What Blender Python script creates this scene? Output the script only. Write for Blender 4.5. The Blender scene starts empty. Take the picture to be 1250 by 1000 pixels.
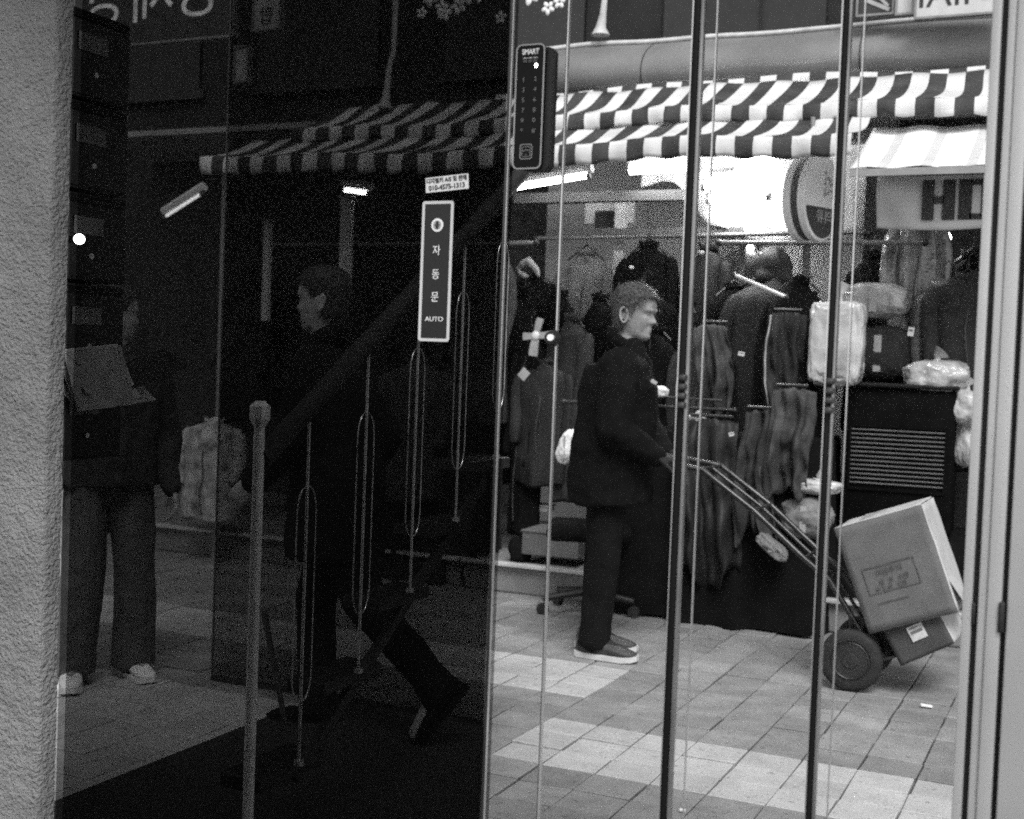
import bpy, bmesh, math, random
from mathutils import Vector, Matrix, noise, Euler
random.seed(11)
R = math.radians
PI = math.pi
S = bpy.context.scene
COL = S.collection

# ------------------------------------------------------------------ camera
CAM = Vector((0.0, -1.6, 1.31))
FPX, CX, CY = 1550.0, 625.0, 500.0
yaw, pitch, roll = R(25), math.atan(58 / 1550), R(2.15)
f0 = Vector((-math.sin(yaw), math.cos(yaw), 0)); r0 = Vector((math.cos(yaw), math.sin(yaw), 0))
fwd = f0 * math.cos(pitch) - Vector((0, 0, 1)) * math.sin(pitch)
u0 = r0.cross(fwd)
rgt = r0 * math.cos(roll) + u0 * math.sin(roll)
upv = rgt.cross(fwd)
cd = bpy.data.cameras.new('camera'); cam = bpy.data.objects.new('camera', cd); COL.objects.link(cam)
m = Matrix.Identity(4)
for i in range(3):
    m[i][0], m[i][1], m[i][2], m[i][3] = rgt[i], upv[i], -fwd[i], CAM[i]
cam.matrix_world = m
cd.sensor_width = 36; cd.lens = FPX / 1250 * 36
cd.clip_start = 0.05; cd.clip_end = 400
cd.dof.use_dof = True; cd.dof.focus_distance = 2.7; cd.dof.aperture_fstop = 6.3
S.camera = cam

# ------------------------------------------------------------------ world, sun, exposure
W = bpy.data.worlds.new('World'); S.world = W; W.use_nodes = True
nt = W.node_tree; nt.nodes.clear()
sky = nt.nodes.new('ShaderNodeTexSky'); sky.sky_type = 'NISHITA'; sky.sun_disc = False
SUN_EL, SUN_ROT = R(52), R(150)
sky.sun_elevation = SUN_EL; sky.sun_rotation = SUN_ROT
bw = nt.nodes.new('ShaderNodeRGBToBW'); bg = nt.nodes.new('ShaderNodeBackground'); out = nt.nodes.new('ShaderNodeOutputWorld')
nt.links.new(sky.outputs[0], bw.inputs[0]); nt.links.new(bw.outputs[0], bg.inputs[0]); nt.links.new(bg.outputs[0], out.inputs[0])
bg.inputs[1].default_value = 0.15
sl = bpy.data.lights.new('sun', 'SUN'); sl.energy = 1.5; sl.angle = R(25)
so = bpy.data.objects.new('sun', sl); COL.objects.link(so)
sd = Vector((math.sin(SUN_ROT) * math.cos(SUN_EL), math.cos(SUN_ROT) * math.cos(SUN_EL), math.sin(SUN_EL)))
so.rotation_euler = sd.to_track_quat('Z', 'Y').to_euler()
so.location = (3, -6, 9)
S.view_settings.view_transform = 'Standard'; S.view_settings.look = 'None'
S.view_settings.exposure = 1.0; S.view_settings.gamma = 1.0; S.view_settings.use_curve_mapping = False
S.render.engine = 'CYCLES'
S.cycles.use_denoising = False
S.cycles.transparent_max_bounces = 40
S.cycles.max_bounces = 8
S.cycles.sample_clamp_indirect = 2.0
S.cycles.sample_clamp_direct = 8.0
S.cycles.use_adaptive_sampling = True
S.cycles.adaptive_threshold = 0.022
S.cycles.adaptive_min_samples = 20


# ------------------------------------------------------------------ helpers
def ray(x, y):
    return fwd + rgt * ((x - CX) / FPX) - upv * ((y - CY) / FPX)
def at(x, y, Y):                      # point on the vertical plane y = Y seen at a photo pixel
    d = ray(x, y); return CAM + d * ((Y - CAM.y) / d.y)
def onx(x, y, X):
    d = ray(x, y); return CAM + d * ((X - CAM.x) / d.x)
def gnd(x, y, z=0.0):
    d = ray(x, y); return CAM + d * ((z - CAM.z) / d.z)

_mats = {}
def M(name, v, rough=0.7, metal=0.0, var=0.12, scale=12, bump=0.0, bscale=120, spec=0.4, det=5):
    if name in _mats: return _mats[name]
    mt = bpy.data.materials.new(name); mt.use_nodes = True
    t = mt.node_tree; b = t.nodes['Principled BSDF']
    b.inputs['Roughness'].default_value = rough; b.inputs['Metallic'].default_value = metal
    b.inputs['Specular IOR Level'].default_value = spec
    tc = t.nodes.new('ShaderNodeTexCoord')
    n = t.nodes.new('ShaderNodeTexNoise'); n.inputs['Scale'].default_value = scale; n.inputs['Detail'].default_value = det
    t.links.new(tc.outputs['Object'], n.inputs['Vector'])
    cr = t.nodes.new('ShaderNodeValToRGB')
    lo, hi = v * (1 - var), min(1, v * (1 + var))
    cr.color_ramp.elements[0].position = 0.3; cr.color_ramp.elements[0].color = (lo, lo, lo, 1)
    cr.color_ramp.elements[1].position = 0.7; cr.color_ramp.elements[1].color = (hi, hi, hi, 1)
    t.links.new(n.outputs['Fac'], cr.inputs[0]); t.links.new(cr.outputs[0], b.inputs['Base Color'])
    if bump:
        n2 = t.nodes.new('ShaderNodeTexNoise'); n2.inputs['Scale'].default_value = bscale; n2.inputs['Detail'].default_value = 6
        t.links.new(tc.outputs['Object'], n2.inputs['Vector'])
        bp = t.nodes.new('ShaderNodeBump'); bp.inputs['Strength'].default_value = bump; bp.inputs['Distance'].default_value = 0.01
        t.links.new(n2.outputs['Fac'], bp.inputs['Height']); t.links.new(bp.outputs[0], b.inputs['Normal'])
    _mats[name] = mt; return mt
def EM(name, s, v=1.0):
    if name in _mats: return _mats[name]
    mt = bpy.data.materials.new(name); mt.use_nodes = True
    b = mt.node_tree.nodes['Principled BSDF']
    b.inputs['Base Color'].default_value = (v, v, v, 1); b.inputs['Emission Color'].default_value = (1, 1, 1, 1)
    b.inputs['Emission Strength'].default_value = s
    _mats[name] = mt; return mt
def GL(name, tint, gloss=0.015, rough=0.03, dirt=0.0):
    if name in _mats: return _mats[name]
    mt = bpy.data.materials.new(name); mt.use_nodes = True
    t = mt.node_tree; t.nodes.clear()
    o = t.nodes.new('ShaderNodeOutputMaterial'); tr = t.nodes.new('ShaderNodeBsdfTransparent')
    tr.inputs[0].default_value = (tint, tint, tint, 1)
    g = t.nodes.new('ShaderNodeBsdfGlossy'); g.inputs['Roughness'].default_value = rough; g.inputs[0].default_value = (1, 1, 1, 1)
    mx = t.nodes.new('ShaderNodeMixShader'); mx.inputs[0].default_value = gloss
    t.links.new(tr.outputs[0], mx.inputs[1]); t.links.new(g.outputs[0], mx.inputs[2])
    last = mx
    if dirt:
        df = t.nodes.new('ShaderNodeBsdfDiffuse'); df.inputs[0].default_value = (.6, .6, .6, 1)
        m2 = t.nodes.new('ShaderNodeMixShader')
        tc = t.nodes.new('ShaderNodeTexCoord'); n = t.nodes.new('ShaderNodeTexNoise'); n.inputs['Scale'].default_value = 3; n.inputs['Detail'].default_value = 8
        t.links.new(tc.outputs['Object'], n.inputs['Vector'])
        mr = t.nodes.new('ShaderNodeMapRange'); mr.inputs[1].default_value = .35; mr.inputs[2].default_value = .75
        mr.inputs[3].default_value = dirt * .4; mr.inputs[4].default_value = dirt * 1.6
        t.links.new(n.outputs['Fac'], mr.inputs[0]); t.links.new(mr.outputs[0], m2.inputs[0])
        t.links.new(mx.outputs[0], m2.inputs[1]); t.links.new(df.outputs[0], m2.inputs[2]); last = m2
    t.links.new(last.outputs[0], o.inputs[0])
    _mats[name] = mt; return mt

class MB:
    def __init__(s): s.v = []; s.f = []; s.mi = []
    def add(s, vs, fs, k=0):
        o = len(s.v); s.v += [tuple(v) for v in vs]
        for q in fs: s.f.append(tuple(i + o for i in q)); s.mi.append(k)
    def box(s, c, d, rot=None, k=0, bev=0.0):
        hx, hy, hz = d[0] / 2, d[1] / 2, d[2] / 2
        if bev:
            bm = bmesh.new(); bmesh.ops.create_cube(bm, size=1)
            for v in bm.verts: v.co = Vector((v.co.x * d[0], v.co.y * d[1], v.co.z * d[2]))
            bmesh.ops.bevel(bm, geom=bm.edges[:], offset=bev, segments=2, affect='EDGES', profile=.5)
            vs = [v.co.copy() for v in bm.verts]; bm.verts.index_update(); fs = [[v.index for v in f.verts] for f in bm.faces]; bm.free()
        else:
            vs = [Vector((x, y, z)) for x in (-hx, hx) for y in (-hy, hy) for z in (-hz, hz)]
            fs = [(0, 1, 3, 2), (4, 6, 7, 5), (0, 4, 5, 1), (2, 3, 7, 6), (0, 2, 6, 4), (1, 5, 7, 3)]
        if rot is not None:
            mt = rot if isinstance(rot, Matrix) else Euler(rot).to_matrix()
            vs = [mt @ v for v in vs]
        s.add([v + Vector(c) for v in vs], fs, k); return s
    def tube(s, pts, r, n=8, cap=True, k=0, closed=False):
        pts = [Vector(p) for p in pts]; rs = r if isinstance(r, (list, tuple)) else [r] * len(pts)
        vs = []; fs = []; prev = None
        for i, p in enumerate(pts):
            a = pts[i - 1] if i or closed else p; b = pts[(i + 1) % len(pts)] if i < len(pts) - 1 or closed else p
            t = (b - a).normalized()
            if prev is None:
                x = t.orthogonal().normalized()
            else:
                x = (prev - t * prev.dot(t)).normalized()
            prev = x; y = t.cross(x)
            for j in range(n):
                an = 2 * PI * j / n; vs.append(p + (x * math.cos(an) + y * math.sin(an)) * rs[i])
        L = len(pts)
        for i in range(L if closed else L - 1):
            for j in range(n):
                a = i * n + j; b = i * n + (j + 1) % n; i2 = (i + 1) % L
                fs.append((a, b, i2 * n + (j + 1) % n, i2 * n + j))
        if cap and not closed:
            fs.append(tuple(range(n))[::-1]); fs.append(tuple(range((L - 1) * n, L * n)))
        s.add(vs, fs, k); return s
    def loft(s, secs, cap=True, k=0):      # list of equal length point rings
        n = len(secs[0]); vs = [p for q in secs for p in q]; fs = []
        for i in range(len(secs) - 1):
            for j in range(n):
                fs.append((i * n + j, i * n + (j + 1) % n, (i + 1) * n + (j + 1) % n, (i + 1) * n + j))
        if cap:
            fs.append(tuple(range(n))[::-1]); fs.append(tuple(range((len(secs) - 1) * n, len(secs) * n)))
        s.add(vs, fs, k); return s
    def ell(s, c, rx, ry, rz, nu=14, nv=9, rot=None, k=0):
        vs = []; fs = []
        mt = Euler(rot).to_matrix() if rot else Matrix.Identity(3)
        for i in range(nv + 1):
            th = PI * i / nv
            for j in range(nu):
                ph = 2 * PI * j / nu
                vs.append(mt @ Vector((rx * math.sin(th) * math.cos(ph), ry * math.sin(th) * math.sin(ph), rz * math.cos(th))) + Vector(c))
        for i in range(nv):
            for j in range(nu):
                fs.append((i * nu + j, i * nu + (j + 1) % nu, (i + 1) * nu + (j + 1) % nu, (i + 1) * nu + j)[::-1])
        s.add(vs, fs, k); return s
    def cap(s, a, b, ra, rb, n=12, k=0):   # tapered capsule
        a = Vector(a); b = Vector(b); d = (b - a); t = d.normalized()
        pts = []; rs = []
        for i in range(1, 5): an = PI / 2 * i / 4; pts.append(a - t * ra * math.cos(an)); rs.append(ra * math.sin(an))
        for i in range(0, 4): an = PI / 2 * i / 4; pts.append(b + t * rb * math.sin(an)); rs.append(rb * math.cos(an))
        return s.tube(pts, rs, n, True, k)
    def grid(s, fn, nu, nv, k=None):
        vs = [fn(i / nu, j / nv) for i in range(nu + 1) for j in range(nv + 1)]
        o = len(s.v); s.v += [tuple(v) for v in vs]
        for i in range(nu):
            for j in range(nv):
                a = o + i * (nv + 1) + j
                s.f.append((a, a + nv + 1, a + nv + 2, a + 1)); s.mi.append(k(i, j) if k else 0)
        return s
    def mesh(s, name, mats, smooth=False):
        me = bpy.data.meshes.new(name); me.from_pydata(s.v, [], s.f); me.validate()
        for mt in (mats if isinstance(mats, (list, tuple)) else [mats]): me.materials.append(mt)
        if len(me.polygons) == len(s.mi): me.polygons.foreach_set('material_index', s.mi)
        me.polygons.foreach_set('use_smooth', [smooth] * len(me.polygons)); me.update(); return me
    def obj(s, name, mats, parent=None, smooth=False, sharp=None):
        o = bpy.data.objects.new(name, s.mesh(name, mats, smooth)); COL.objects.link(o)
        if smooth:
            bm = bmesh.new(); bm.from_mesh(o.data); bmesh.ops.recalc_face_normals(bm, faces=bm.faces[:])
            for e in bm.edges:
                if len(e.link_faces) == 2 and e.calc_face_angle(0) > R(sharp or 50): e.smooth = False
            bm.to_mesh(o.data); bm.free()
        if parent: o.parent = parent
        return o
def tag(o, label, cat, group=None):
    o['label'] = label; o['category'] = cat
    if group: o['group'] = group
    return o
def thing(name, label, cat, loc=(0, 0, 0), rz=0.0, group=None):
    o = bpy.data.objects.new(name, None); COL.objects.link(o); o.empty_display_size = .1
    o.location = loc; o.rotation_euler = (0, 0, rz); return tag(o, label, cat, group)
def struct(o): o['kind'] = 'structure'; return o
def link_copy(src, parent, loc=None, rot=None):
    c = src.copy(); COL.objects.link(c); c.parent = parent
    if loc is not None: c.location = loc
    if rot is not None: c.rotation_euler = rot
    return c
def thick(o, t, off=0):
    md = o.modifiers.new('t', 'SOLIDIFY'); md.thickness = t; md.offset = off; return o
def bake(o, name=None):
    dg = bpy.context.evaluated_depsgraph_get(); me = bpy.data.meshes.new_from_object(o.evaluated_get(dg))
    o.modifiers.clear(); old = o.data; o.data = me; me.name = name or o.name
    return o
def remesh(o, vox, smooth=4):
    md = o.modifiers.new('r', 'REMESH'); md.mode = 'VOXEL'; md.voxel_size = vox; md.use_smooth_shade = True
    if smooth:
        sm = o.modifiers.new('s', 'SMOOTH'); sm.iterations = smooth; sm.factor = .5
    return bake(o)
def wrinkle(o, amp, sc, seed=0, amp2=0.0, sc2=20, axis=(1, 1, .35)):
    me = o.data; ax = Vector(axis)
    nrm = [v.normal.copy() for v in me.vertices]
    for v, n in zip(me.vertices, nrm):
        p = v.co; q = Vector((p.x * ax.x, p.y * ax.y, p.z * ax.z)) * sc + Vector((seed * 3.1, seed, 0))
        d = amp * noise.fractal(q, .9, 2.0, 3)
        if amp2: d += amp2 * noise.noise(p * sc2)
        v.co = p + n * d
    me.update(); return o
def text(s, size, mat, parent, loc, rot=(PI / 2, 0, 0), mirror=False, name='lettering', ext=.0004, align='CENTER', sx=1.0, bold=0.0):
    cu = bpy.data.curves.new(name, 'FONT'); cu.body = s; cu.size = size; cu.align_x = align; cu.align_y = 'CENTER'; cu.extrude = ext
    cu.offset = bold
    o = bpy.data.objects.new(name, cu); COL.objects.link(o)
    dg = bpy.context.evaluated_depsgraph_get(); dg.update(); me = bpy.data.meshes.new_from_object(o.evaluated_get(dg))
    bpy.data.objects.remove(o)
    if mirror or sx != 1:
        for v in me.vertices: v.co.x *= (-sx if mirror else sx)
        if mirror: me.flip_normals()
    me.materials.clear(); me.materials.append(mat)
    o = bpy.data.objects.new(name, me); COL.objects.link(o); o.location = loc; o.rotation_euler = rot
    if parent: o.parent = parent
    return o

# ------------------------------------------------------------------ materials
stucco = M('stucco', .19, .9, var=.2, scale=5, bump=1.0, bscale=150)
alu = M('anodised_aluminium', .42, .38, .35, var=.05, scale=9, bump=.03, bscale=300)
alu_d = M('dark_rubber_gap', .012, .6, var=.1)
steel_d = M('dark_polished_steel', .05, .22, .6, var=.3, scale=6)
steel_l = M('bright_steel_bead', .62, .25, .8, var=.1)
black = M('black_cloth', .0055, .9, var=.3, scale=9, bump=.15, bscale=90, spec=.08)
black2 = M('black_quilted', .008, .6, var=.3, scale=9, bump=.2, bscale=60)
char = M('charcoal_cloth', .025, .85, var=.3, scale=14, bump=.2, bscale=80, spec=.2)
grey_d = M('dark_grey_cloth', .045, .85, var=.3, scale=16, bump=.2, bscale=70, spec=.2)
grey_m = M('grey_cloth', .17, .85, var=.3, scale=14, bump=.2, bscale=60, spec=.2)
grey_l = M('pale_grey_cloth', .36, .85, var=.15, scale=14, bump=.2, bscale=60, spec=.2)
white_c = M('white_cloth', .72, .8, var=.06, scale=14, bump=.1, bscale=60, spec=.2)
camo = M('mottled_cloth', .05, .9, var=.7, scale=9, bump=.15, bscale=60, spec=.2)
plas = M('clear_plastic_wrap', .34, .12, var=.45, scale=10, bump=.5, bscale=38, spec=.7)
plas_d = M('smoky_plastic_wrap', .12, .14, var=.6, scale=9, bump=.5, bscale=30, spec=.7)
plas_w = M('white_plastic_bag', .42, .2, var=.3, scale=9, bump=.35, bscale=34, spec=.6)
aw_w = M('awning_white_stripe', .58, .75, var=.16, scale=5, bump=.1, bscale=40)
aw_d = M('awning_dark_stripe', .035, .75, var=.5, scale=6, bump=.1, bscale=40)
tarp = M('grey_tarpaulin', .15, .6, var=.2, scale=3, bump=.12, bscale=14)
tarp_w = M('white_tarpaulin', .8, .6, var=.05, scale=5, bump=.1, bscale=14)
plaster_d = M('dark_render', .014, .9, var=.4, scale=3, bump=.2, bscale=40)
plaster_m = M('grey_plaster', .30, .9, var=.18, scale=2.2, bump=.1, bscale=40)
plaster_l = M('pale_board', .62, .7, var=.08, scale=3)
metal_d = M('dark_painted_metal', .03, .4, .2, var=.3, scale=12)
metal_m = M('grey_metal', .22, .4, .5, var=.2, scale=10)
chrome = M('brushed_chrome', .9, .25, .15, var=.12, scale=20)
rubber = M('tyre_rubber', .016, .75, var=.3, scale=20, bump=.2, bscale=60)
card = M('cardboard', .125, .85, var=.14, scale=9, bump=.1, bscale=120, spec=.2)
card_lit = M('lit_cardboard', .42, .85, var=.08, scale=9, bump=.1, bscale=90, spec=.2)  # lit copy of the cardboard, light painted into side and top panels
card_d = M('printed_dark_cardboard', .05, .7, var=.2, scale=7)
ink = M('dark_ink', .03, .8, var=.3, scale=30)
ink_l = M('pale_print', .6, .6, var=.05)
skin = M('skin', .25, .5, var=.28, scale=38, bump=.12, bscale=220, spec=.45)
hair_m = M('greying_hair', .075, .6, var=.7, scale=70, bump=.9, bscale=170)
hair_d = M('dark_hair', .014, .6, var=.4, scale=60, bump=.6, bscale=120)
black_gloss = M('black_gloss_plastic', .004, .35, var=.2, spec=.12)
black_matt = M('black_matt_plastic', .012, .55, var=.2)
pane_tint = GL('tinted_glass', .61, .001, .03, .001)
pane_tint2 = GL('second_tinted_glass', .60, .001, .03, .0008)
pane_clear = GL('clear_glass', .98, .0008, .02, .0004)
tube_e = EM('fluorescent_tube_glow', 22)
flood_e = EM('flood_lamp_glow', 75)
bulb_e = EM('bulb_glow', 40)
led_e = EM('indicator_glow', 5)

# ------------------------------------------------------------------ ground
gb = MB(); gb.grid(lambda u, v: Vector((-60 + 120 * u, -40 + 80 * v, -.034)), 24, 16)
gm = M('street_bed', .05, .95, var=.3, scale=2, bump=.2, bscale=60)
street = struct(gb.obj('street_ground', gm))
pav = bpy.data.objects.new('pavement', None); COL.objects.link(pav); struct(pav)
PX, PY = .186, .172
def MP(name, v, amt):
    mt = bpy.data.materials.new(name); mt.use_nodes = True
    t = mt.node_tree; N = t.nodes; L = t.links; b = N['Principled BSDF']; b.inputs['Roughness'].default_value = .78; b.inputs['Specular IOR Level'].default_value = .3
    g = N.new('ShaderNodeNewGeometry')
    def nz(sc, d, lo, hi, f0, f1):
        n = N.new('ShaderNodeTexNoise'); n.inputs['Scale'].default_value = sc; n.inputs['Detail'].default_value = d
        L.new(g.outputs['Position'], n.inputs['Vector'])
        r = N.new('ShaderNodeMapRange'); r.inputs[1].default_value = lo; r.inputs[2].default_value = hi; r.inputs[3].default_value = f0; r.inputs[4].default_value = f1
        L.new(n.outputs['Fac'], r.inputs[0]); return r.outputs[0], n
    outs = [nz(1.7, 5, .3, .7, 1 - amt, 1 + amt * .7), nz(9, 6, .35, .65, 1 - amt * .6, 1 + amt * .5), nz(33, 3, .62, .70, 1.0, .62), nz(140, 3, .3, .7, .82, 1.15)]
    cur = None
    for o, _ in outs:
        if cur is None: cur = o; continue
        m_ = N.new('ShaderNodeMath'); m_.operation = 'MULTIPLY'; L.new(cur, m_.inputs[0]); L.new(o, m_.inputs[1]); cur = m_.outputs[0]
    m_ = N.new('ShaderNodeMath'); m_.operation = 'MULTIPLY'; L.new(cur, m_.inputs[0]); m_.inputs[1].default_value = v
    L.new(m_.outputs[0], b.inputs['Base Color'])
    bp = N.new('ShaderNodeBump'); bp.inputs['Strength'].default_value = .35; bp.inputs['Distance'].default_value = .006
    L.new(outs[3][1].outputs['Fac'], bp.inputs['Height']); L.new(bp.outputs[0], b.inputs['Normal'])
    return mt
tones = [MP('paver_grey_%d' % i, v, .22) for i, v in enumerate((.225, .245, .205, .26, .232))]
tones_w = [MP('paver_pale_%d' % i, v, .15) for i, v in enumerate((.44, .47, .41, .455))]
def paver_mesh(mat, nm):
    b = MB(); b.box((0, 0, -.03), (PX - .0055, PY - .0055, .06), bev=0)
    me = b.mesh(nm, mat)
    bm = bmesh.new(); bm.from_mesh(me)
    bmesh.ops.bevel(bm, geom=[e for e in bm.edges if all(v.co.z > -.01 for v in e.verts)], offset=.003, segments=1, affect='EDGES'); bm.to_mesh(me); bm.free()
    return me
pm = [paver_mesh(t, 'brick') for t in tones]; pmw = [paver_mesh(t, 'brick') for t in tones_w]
cells = []
X0, Y0 = -1.80, 2.185
for j in range(-12, 16):
    for i in range(-34, 20):
        x = X0 + (i + .5) * PX; y = Y0 + (j + .5) * PY
        if y > 4.86: continue
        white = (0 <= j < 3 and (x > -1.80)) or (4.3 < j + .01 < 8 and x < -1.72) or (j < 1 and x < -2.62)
        v = Vector((x, y, 0)) - CAM; dz = v.dot(fwd)
        if dz < .3: sc = 0
        else:
            px, py = CX + FPX * v.dot(rgt) / dz, CY - FPX * v.dot(upv) / dz
            sc = 1 / dz if -10 < px < 1195 and py < 1030 else .01 / dz
            if px < 600 and sc > .1: sc *= .72
        cells.append((sc, x, y, white, i, j))
cells.sort(key=lambda c: -c[0])
rest = MB()
for k, (sc, x, y, white, i, j) in enumerate(cells):
    dx, dy, dz = random.uniform(-.0025, .0025), random.uniform(-.0025, .0025), random.uniform(-.003, .002)
    rot = (random.gauss(0, .008), random.gauss(0, .008), random.gauss(0, .007))
    if k < 300:
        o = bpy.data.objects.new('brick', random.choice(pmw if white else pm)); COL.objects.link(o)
        o.location = (x + dx, y + dy, dz); o.rotation_euler = rot; o.parent = pav
    else:
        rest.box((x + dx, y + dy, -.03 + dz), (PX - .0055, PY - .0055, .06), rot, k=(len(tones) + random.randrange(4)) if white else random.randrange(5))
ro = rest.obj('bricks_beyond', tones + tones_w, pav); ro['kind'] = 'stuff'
mat_b = MB()
mp = [(-2.64, .14), (-.87, .14), (-1.92, 2.40), (-2.64, 2.40)]  # mat lengthened to darken ground that the far tinted sheet does not dim
mat_b.loft([[Vector((x, y, .004)) for x, y in mp], [Vector((x, y, .017)) for x, y in mp], [Vector((x + (.004 if x < -2 else -.004), y, .020)) for x, y in mp]])
struct(mat_b.obj('floor_mat', M('dark_floor_mat', .016, .95, var=.3, scale=60, bump=.6, bscale=160)))

# raised stall platform behind the pavement
pb = MB(); pb.box((-3.3, 6.35, .08), (9.0, 2.9, .16), bev=.012)
struct(pb.obj('stall_platform', M('platform_concrete', .16, .85, var=.2, scale=4, bump=.2, bscale=40)))
kb = MB(); kb.box((-3.3, 4.885, .166), (9.0, .05, .022), bev=.004)
struct(kb.obj('platform_edge_strip', M('platform_edge', .5, .5, .3, var=.2, scale=8)))

# ------------------------------------------------------------------ left pier (rough render)
def pier():
    bm = bmesh.new(); nx, nz = 95, 330
    x0, x1, z0, z1 = -2.15, -1.578, -.03, 2.6
    def h(x, z, sx=0):
        p = Vector((x * 34, z * 34, sx))
        a = noise.fractal(p, .8, 2.1, 4) * .0024 + noise.fractal(p * .35, .9, 2, 3) * .0016
        r = abs(noise.noise(Vector((x * 60, z * 46, 3)))) * .003
        return a + r
    rows = []
    for i in range(nx + 1):
        x = x0 + (x1 - x0) * (i / nx) ** .8
        rows.append([bm.verts.new((x, -.03 - h(x, z0 + (z1 - z0) * j / nz), z0 + (z1 - z0) * j / nz)) for j in range(nz + 1)])
    for d in range(1, 6):      # return side of the corner
        col = []
        for j in range(nz + 1):
            z = z0 + (z1 - z0) * j / nz
            col.append(bm.verts.new((x1 + .004 * math.sin(d / 5 * PI / 2) + h(d * .03, z, 7) * .7, -.03 + d * .0068, z)))
        rows.append(col)
    for a, b in zip(rows[:-1], rows[1:]):
        for j in range(nz): bm.faces.new((a[j], b[j], b[j + 1], a[j + 1]))
    bmesh.ops.recalc_face_normals(bm, faces=bm.faces[:])
    me = bpy.data.meshes.new('render_face'); bm.to_mesh(me); bm.free()
    me.polygons.foreach_set('use_smooth', [True] * len(me.polygons)); me.materials.append(stucco)
    f = bpy.data.objects.new('render_face', me); COL.objects.link(f)
    t = thing('wall_pier', 'rough pale stucco wall pier at the left edge of the doorway', 'wall', (-1.9, 0, 0))
    f.parent = t; f.matrix_parent_inverse = Matrix.Translation((1.9, 0, 0))
    c = MB(); c.box((-.35, .05, 1.28), (.6, .14, 2.62)); c.obj('core', stucco, t)
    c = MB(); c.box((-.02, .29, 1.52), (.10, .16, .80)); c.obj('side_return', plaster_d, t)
pier()

# ------------------------------------------------------------------ dark sliding door
def pbox(o, x0, x1, y0, y1, z0, z1, mat, nm, bev=0.0):
    b = MB(); b.box(((x0 + x1) / 2, (y0 + y1) / 2, (z0 + z1) / 2), (x1 - x0, y1 - y0, z1 - z0), bev=bev)
    ob = b.obj(nm, mat, o, smooth=bool(bev)); return ob
door = thing('sliding_door', 'tall dark tinted glass sliding door between stucco pier and steel strips', 'door')
pbox(door, -1.572, -.772, .006, .012, .02, 2.2, pane_tint, 'glass_sheet')
pbox(door, -1.572, -.772, .022, .028, .02, 2.2, pane_tint, 'glass_sheet')
pbox(door, -1.572, -.772, .004, .03, 2.2, 2.26, steel_d, 'top_rail')
pbox(door, -1.572, -.772, .004, .03, .0, .02, steel_d, 'bottom_rail')
leaf = thing('dimming_glass', 'second dark glass sheet added beyond the stair railing to dim the view', 'glass screen')  # tinted sheet added past the railing to darken the view behind
pbox(leaf, -3.17, -1.965, 2.46, 2.466, .02, 2.9, pane_tint2, 'glass_sheet')
pbox(leaf, -3.17, -1.965, 2.455, 2.471, 2.9, 2.94, steel_d, 'top_rail')
pbox(leaf, -3.17, -1.965, 2.455, 2.471, .0, .02, steel_d, 'bottom_rail')
pbox(leaf, -3.174, -3.17, 2.458, 2.468, .02, 2.9, M('glass_edge', .12, .3, var=.2), 'glass_edge')

# ------------------------------------------------------------------ glazed screen on the right
scr = thing('glazed_screen', 'row of tall clear glass panels with thin steel posts right of the dark door', 'glass screen')
for x0, x1 in ((-.7662, -.6875), (-.6838, -.5115), (-.476, -.318), (-.290, -.142)):
    pbox(scr, x0, x1, .008, .014, .0, 2.2, pane_clear, 'glass_panel')
pbox(scr, -.772, -.769, .002, .010, .0, 2.2, steel_d, 'edge_bead')
pbox(scr, -.7688, -.7678, .003, .008, .0, 2.2, steel_l, 'edge_bead')
pbox(scr, -.6872, -.6858, .004, .012, .0, 2.2, steel_d, 'edge_bead')
pbox(scr, -.6857, -.6842, .003, .010, .0, 2.2, steel_l, 'edge_bead')
def post(x, w, gap):
    pbox(scr, x, x + w * .62, -.001, .014, 0, 2.2, M('post_black', .006, .5, var=.3, scale=5, spec=.15), 'post', .0015)
    pbox(scr, x + w * .62 + .0004, x + w, .001, .012, 0, 2.2, M('post_highlight_grey', .24, .25, .6, var=.75, scale=4), 'post_highlight', .0008)  # paler strip paints in the highlight streaks of the polished post
    pbox(scr, x - .0018, x - .0004, .0, .008, 0, 2.2, steel_l, 'edge_bead')  # bright bead also draws the highlight line along the post
    pbox(scr, x + w + gap, x + w + gap + .0012, .006, .012, 0, 2.2, steel_l, 'edge_bead')
    pbox(scr, x + w + .0008, x + w + gap - .001, .010, .013, 0, 2.2, pane_clear, 'glass_panel')
post(-.5075, .0135, .0155); post(-.316, .0105, .0140)
def hinge(x, z):
    b = MB()
    for k in range(4): b.box((x, -.008, z + k * .012), (.010, .011, .0085), bev=.0025)
    b.obj('hinge', M('hinge_dark', .05, .4, .3, var=.3), scr, smooth=True)
hinge(-.499, 1.262); hinge(-.309, 1.265)
b = MB(); b.tube([(-.687, -.012, 1.345), (-.687, -.002, 1.345)], [.009, .011], 16); b.obj('bolt_washer', black_matt, scr, smooth=True)
b = MB(); b.tube([(-.683, -.022, 1.345), (-.686, -.010, 1.345)], [.0045, .005], 12); b.obj('bolt', chrome, scr, smooth=True)
pbox(scr, -.772, -.142, .0, .02, 2.2, 2.26, steel_d, 'top_rail')

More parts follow.
